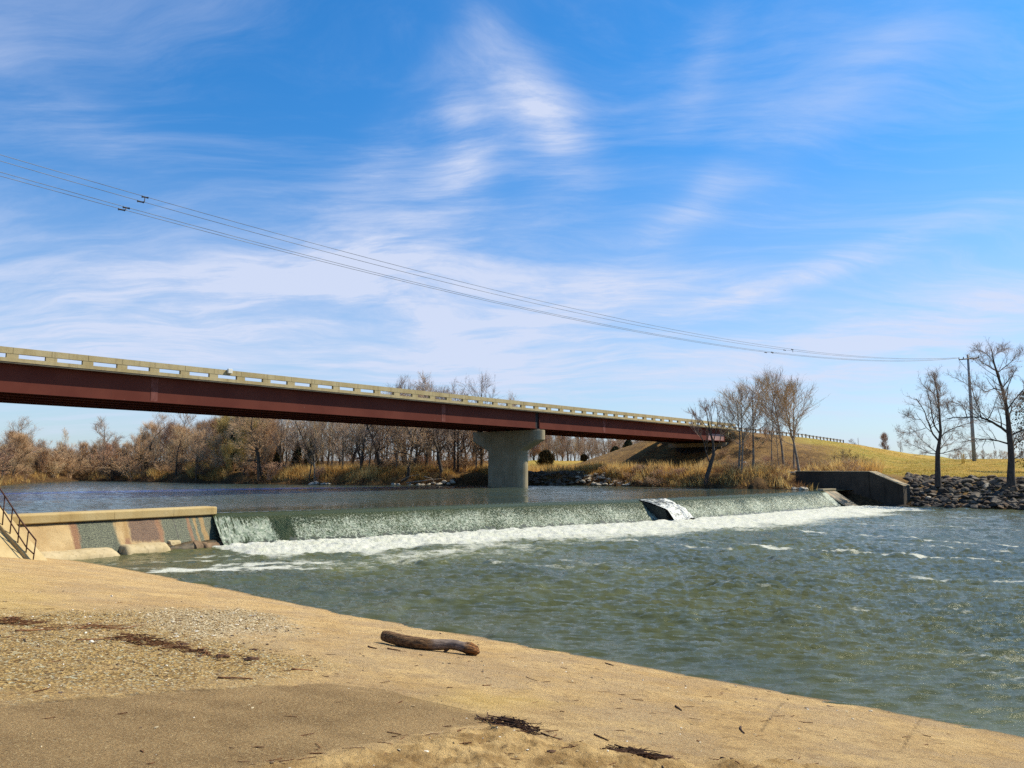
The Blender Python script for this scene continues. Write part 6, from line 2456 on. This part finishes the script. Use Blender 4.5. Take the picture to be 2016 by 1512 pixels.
# ------------------------------------------------------------------ the log on the ramp
def build_log():
    pl = [(756, 1259), (790, 1266), (840, 1273), (885, 1277), (915, 1281), (938, 1284)]
    pts = []
    for (px, py) in pl:
        x, y = ramp_hit(px, py + 7)
        pts.append(Vector((x, y, ramp_z(x, y))))
    base = pts[0].copy()
    nr, ns = 70, 36
    arc = np.linspace(0, 1, nr)
    pa = np.array([tuple(p) for p in pts])
    L = np.concatenate([[0], np.cumsum(np.linalg.norm(np.diff(pa, axis=0), axis=1))])
    tot = L[-1]
    ctr = np.stack([np.interp(arc * tot, L, pa[:, i]) for i in range(3)], 1)
    # smooth the path
    for _ in range(30):
        ctr[1:-1] = (ctr[:-2] + ctr[1:-1] * 2 + ctr[2:]) / 4
    rad = np.interp(arc, [0, .06, .3, .6, .85, .93, 1], [.088, .098, .102, .092, .085, .105, .07])
    lift = np.interp(arc, [0, .25, .5, .75, .9, 1], [.10, .095, .105, .135, .11, .08])
    bow = np.interp(arc, [0, .3, .55, .8, 1], [.035, .01, 0, .025, .0])
    ctr[:, 2] += lift + bow
    V = []
    ringp, barkn = [], []
    for i in range(nr):
        d = ctr[min(i + 1, nr - 1)] - ctr[max(i - 1, 0)]
        d /= np.linalg.norm(d)
        sd_ = np.cross(d, [0, 0, 1])
        sd_ /= np.linalg.norm(sd_)
        up = np.cross(sd_, d)
        for k in range(ns):
            t = 2 * math.pi * k / ns
            a = arc[i]
            f = float(fbm(np.array([k * 10.0 / ns * 1.0]), np.array([a * 9.0]), 5, 3)[0]) - .5
            g = float(fbm(np.array([k * 26.0 / ns]), np.array([a * 22.0]), 15, 3)[0]) - .5
            peeled = sst(np.array([a]), .50, .60)[0] * (1 - sst(np.array([a]), .86, .90)[0]) * (0.5 + 0.5 * math.sin(t) > .15)
            bark = (1 - peeled)
            r_ = rad[i] * (1 + .10 * f + .16 * g * bark) + .008 * bark
            if a > .88:
                r_ *= 1 + .35 * f + .18 * math.sin(t * 3 + 1)
            V.append(ctr[i] + (sd_ * math.cos(t) + up * math.sin(t)) * r_ - np.array(base))
            ringp.append(peeled)
    V = np.array(V)
    Fq = []
    for i in range(nr - 1):
        for k in range(ns):
            k2 = (k + 1) % ns
            Fq.append((i * ns + k, i * ns + k2, (i + 1) * ns + k2, (i + 1) * ns + k))
    o1 = len(V)
    V = np.vstack([V, [ctr[0] - base, ctr[-1] - base + (ctr[-1] - ctr[-2]) * 2.5]])
    me = bpy.data.meshes.new('log')
    Fq += [(o1, (k + 1) % ns, k) for k in range(ns)]
    Fq += [(o1 + 1, (nr - 1) * ns + k, (nr - 1) * ns + (k + 1) % ns) for k in range(ns)]
    me.from_pydata([tuple(v) for v in V], [], Fq)
    me.polygons.foreach_set('use_smooth', np.array([len(p.vertices) == 4 for p in me.polygons]))
    set_attr(me, 'peeled', np.concatenate([ringp, [0, 0]]))
    set_attr(me, 'along', np.concatenate([np.repeat(arc, ns), [0, 1]]))
    m, n, bs, _ = material('log_bark')
    co = n.obj()
    pt = n.attr('peeled')
    al = n.attr('along')
    f = n.noise(n.map(co, rot=(0, 0, .35), scale=(1, 5, 5)), 7, 6, .7)
    c = n.mix(n.step(f, .38, .60), (0.050, 0.026, 0.014), (0.26, 0.145, 0.066))
    c = n.mix(n.step(n.noise(co, 45, 4, .7), .52, .68, 0, .6), c, (0.040, 0.022, 0.012))
    gr = n.mix(n.step(n.noise(n.map(co, scale=(1, 7, 7)), 6, 5, .6), .4, .62), (0.12, 0.088, 0.072), (0.25, 0.190, 0.155))
    c = n.mix(pt, c, gr)
    c = n.mix(n.step(al, .915, .93), c, n.mix(n.step(f, .42, .6), (0.06, 0.028, 0.012), (0.34, 0.145, 0.045)))
    n.put(bs.inputs['Base Color'], c)
    bs.inputs['Roughness'].default_value = .85
    bs.inputs['Specular IOR Level'].default_value = .2
    n.put(bs.inputs['Normal'], n.bump(n.m('MULTIPLY', f, n.m('SUBTRACT', 1.0, n.m('MULTIPLY', pt, .8))), .8, .03))
    me.materials.append(m)
    o = link('log', me)
    o.location = base
    tag(o, 'thick weathered log with a peeled grey stretch lying on the ramp', 'log')
    # stub that props the far part
    i = int(nr * .74)
    mb = MB()
    q = ctr[i] - base
    mb.tube([q + np.array([0, 0, -.03]), q + np.array([-.10, -.05, -.13]), q + np.array([-.17, -.08, -.175])], [.04, .028, .015], 7)
    mb.build('branch_stub', M['stick_dark'], o, True)


build_log()

# ------------------------------------------------------------------ sticks, twig heaps and pebbles on the ramp
def stick_mesh(mb, a, c, r_, rr, bend=.05):
    n = 5
    L = (c - a).length
    pts = []
    off = Vector((rr.uniform(-1, 1), rr.uniform(-1, 1), 0)) * L * bend
    for i in range(n + 1):
        t = i / n
        q = a.lerp(c, t) + off * math.sin(math.pi * t)
        q.z += r_ * .7
        pts.append(q)
    mb.tube(pts, [r_ * (1 - .5 * i / n) * rr.uniform(.85, 1.15) for i in range(n + 1)], 6)


def on_ramp(px, py, dz=0.0):
    x, y = ramp_hit(px, py)
    return Vector((x, y, ramp_z(x, y) + dz))


def litter():
    rr = random.Random(8)
    for (a, c, r_, mt, lab) in [
            ((428, 1336), (498, 1342), .014, 'stick', 'longest thin brown stick lying alone on the gravel'), ((574, 1321), (616, 1321), .016, 'stick', 'short straight stick at the right end of the gravel'),
            ((725, 1274), (742, 1278), .018, 'stick', 'small flat bark chip left of the log'), ((763, 1278), (788, 1282), .018, 'stick', 'bark chip just below the left end of the log'),
            ((1192, 1307), (1208, 1312), .014, 'stick_dark', 'small dark stick near the water edge of the ramp'), ((1330, 1390), (1342, 1399), .014, 'stick_dark', 'tiny dark curved stick in the middle of the bare ramp'),
            ((1458, 1432), (1466, 1444), .014, 'stick_dark', 'short dark stub of wood on the bare concrete'), ((1170, 1446), (1198, 1458), .011, 'stick_dark', 'thin twig lying right of the larger twig heap'),
            ((1036, 1334), (1058, 1341), .007, 'stick_dark', 'thin dark twig above the sand patch'), ((950, 1350), (968, 1349), .008, 'stick', 'thin brown twig left of the sand patch'), ((1420, 1507), (1448, 1518), .018, 'stick_dark', 'dark stick at the bottom edge right of the small heap'),
            ((30, 1245), (110, 1243), .016, 'stick', 'long brown stem in the litter line at the left'), ((150, 1264), (222, 1262), .012, 'stick', 'thin stem in the litter line beside the brown twig heap'), ((410, 1280), (450, 1291), .007, 'stick_dark', 'thin curved root lying on sand among the gravel')]:
        p, q = on_ramp(*a), on_ramp(*c)
        mb = MB()
        stick_mesh(mb, Vector((0, 0, 0)), q - p, r_, rr)
        if 'longest' in lab:
            mb2 = q - p
        o = mb.build('stick', M[mt], None, True)
        o.location = p
        tag(o, lab, 'stick')
    # heaps of drifted twigs
    for (ctr, ang, L, Wd, n, lab, mt) in [((1010, 1432), -18, 1.05, .26, 110, 'larger heap of drifted twigs at the tip of the sand mound', 'stick_dark'), ((1258, 1492), -14, .70, .18, 75, 'smaller heap of drifted twigs near the bottom edge', 'stick_dark'),
                                      ((285, 1272), -8, 1.35, .40, 110, 'flat heap of brown twigs on the gravel', 'stick'), ((185, 1241), 0, 1.4, .18, 46, 'thin brown twig drift in the litter line above the gravel', 'stick'),
                                      ((395, 1291), -12, 1.1, .13, 42, 'narrow brown twig drift right of the flat heap', 'stick'), ((30, 1232), -4, 1.2, .34, 60, 'brown twig drift at the left edge', 'stick')]:
        p = on_ramp(*ctr)
        e = on_ramp(ctr[0] + 60, ctr[1] - 60 * math.tan(R(ang)))
        ax_ = (e - p)
        ax_.z = 0
        ax_.normalize()
        sd_ = Vector((-ax_.y, ax_.x, 0))
        mb = MB()
        for k in range(n):
            u = max(-.72, min(.72, rr.gauss(0, .32)))
            v = max(-.8, min(.8, rr.gauss(0, .32)))
            q = p + ax_ * u * L * .6 + sd_ * v * Wd
            q.z = ramp_z(q.x, q.y)
            h = max(0, (1 - abs(u)) * (1 - abs(v))) * Wd * .38
            t = rr.gauss(0, .5)
            d = ax_ * math.cos(t) + sd_ * math.sin(t)
            l = (.12 + .34 * rr.random() ** 2) * (.6 + L * .4)
            a = q - p - d * l / 2 + Vector((0, 0, rr.uniform(0, h)))
            c = q - p + d * l / 2 + Vector((0, 0, rr.uniform(0, h) + rr.uniform(-.01, .03)))
            stick_mesh(mb, a, c, rr.uniform(.003, .009), rr, .12)
        o = mb.build('twig_heap', M[mt], None)
        o.location = p
        tag(o, lab, 'twig heap')
    # dark clods
    for (px, py, s_, lab) in [(362, 1272, .055, 'dark clod of mud highest up on the gravel'), (437, 1297, .065, 'dark clod of mud below the longest root'), (496, 1302, .075, 'largest dark clod at the right of the gravel'), (500, 1283, .05, 'flat dark clod above the largest one'),
                              (392, 1295, .04, 'small dark clod beside the narrow twig drift'), (1304, 1495, .07, 'dark clod beside the smaller twig heap'), (1085, 1497, .03, 'dark lump near the bottom edge on the sand mound'), (985, 1446, .04, 'grey lump under the larger twig heap')]:
        p = on_ramp(px, py)
        bm = bmesh.new()
        bmesh.ops.create_icosphere(bm, subdivisions=3, radius=1)
        for v in bm.verts:
            f = float(fbm(np.array([v.co.x * 2 + px]), np.array([v.co.y * 2 + v.co.z * 3 + py]), 4, 3)[0])
            v.co *= .55 + .9 * f
            v.co.z *= .5
            v.co *= s_
            v.co.x *= 1.5
        me = bpy.data.meshes.new('clod')
        bm.to_mesh(me)
        bm.free()
        me.materials.append(M['stick_dark'])
        o = link('mud_clod', me)
        o.location = p
        tag(o, lab, 'clod')
    # loose gravel, shells and chips
    r_ = np.random.default_rng(3)
    V0, F0 = [], []
    bm = bmesh.new()
    bmesh.ops.create_icosphere(bm, subdivisions=1, radius=1)
    sv = np.array([v.co[:] for v in bm.verts])
    sf = np.array([[v.index for v in f.verts] for f in bm.faces])
    bm.free()
    n = 26000
    az_ = R(-37) + R(66) * r_.random(n)
    rd = 5 + 20 * r_.random(n) ** .8
    X, Y = rd * np.sin(az_), rd * np.cos(az_)
    z, d, at = ramp_full(X, Y)
    pr = at['grav'] * .55 + at['shell'] * .9 + at['mound'] * .16 + .030
    k = (r_.random(n) < pr) & (d > .15)
    X, Y, z = X[k], Y[k], z[k]
    m_ = len(X)
    s_ = (.007 + .016 * r_.random(m_) ** 2.5) * (0.8 + .5 * (np.hypot(X, Y) > 12))
    a = r_.random(m_) * 6.283
    sq = r_.uniform(.5, 1.5, size=(m_, 3))
    sq[:, 2] *= .45
    P0 = sv[None] * (s_[:, None] * sq)[:, None, :] * (1 + .25 * r_.normal(size=(m_, len(sv), 1)))
    Vx = P0[..., 0] * np.cos(a)[:, None] - P0[..., 1] * np.sin(a)[:, None] + X[:, None]
    Vy = P0[..., 0] * np.sin(a)[:, None] + P0[..., 1] * np.cos(a)[:, None] + Y[:, None]
    Vz = P0[..., 2] + z[:, None] + s_[:, None] * .2
    V = np.stack([Vx, Vy, Vz], -1).reshape(-1, 3)
    Fc = (sf[None] + (np.arange(m_) * len(sv))[:, None, None]).reshape(-1, 3)
    m, nn, bs, _ = material('pebbles')
    t = nn.attr('tint')
    c = nn.mix(nn.step(t, 0, .35), (0.10, 0.055, 0.028), (0.42, 0.29, 0.13))
    c = nn.mix(nn.step(t, .5, .75), c, (0.58, 0.46, 0.27))
    c = nn.mix(nn.step(t, .84, .95), c, (0.78, 0.71, 0.58))
    nn.put(bs.inputs['Base Color'], c)
    bs.inputs['Roughness'].default_value = .7
    me = mesh_np('gravel', V, Fc, m)
    set_attr(me, 'tint', np.repeat(r_.random(m_), len(sv)))
    tag(link('gravel', me), 'loose gravel and shell chips scattered over the ramp', 'gravel', None, 'stuff')
    # chips of bark and twig litter
    n = 2600
    az_ = R(-37) + R(66) * r_.random(n)
    rd = 5 + 17 * r_.random(n)
    X, Y = rd * np.sin(az_), rd * np.cos(az_)
    z, d, at = ramp_full(X, Y)
    line = seg_dist(X, Y, poly_px([(0, 1235), (200, 1245), (300, 1272), (430, 1298), (640, 1320)]))
    line2 = seg_dist(X, Y, poly_px([(500, 1500), (880, 1436), (960, 1420), (1080, 1448), (1240, 1490), (1400, 1505)]))
    pr = .09 + .5 * at['grav'] * .3 + .75 * np.exp(-(line / .5) ** 2) + .8 * np.exp(-(line2 / .18) ** 2) + .22 * at['mound']
    k = (r_.random(n) < pr) & (d > .2)
    mb = MB()
    for x, y, zz in zip(X[k], Y[k], z[k]):
        t = rr.gauss(0, .8)
        l = rr.uniform(.02, .10)
        e = Vector((math.cos(t), math.sin(t) * .7, 0)) * l
        a_, c_ = Vector((x, y, zz)) - e, Vector((x, y, zz)) + e
        a_.z, c_.z = zz + .004, zz + .004 + rr.uniform(0, .008)
        mb.tube([a_, (a_ + c_) / 2 + Vector((rr.uniform(-.01, .01), rr.uniform(-.01, .01), .002)), c_], [rr.uniform(.002, .006)] * 3, 4)
    tag(mb.build('twig_litter', M['stick'], None), 'small brown bark chips and twig litter on the ramp', 'litter', None, 'stuff')


litter()
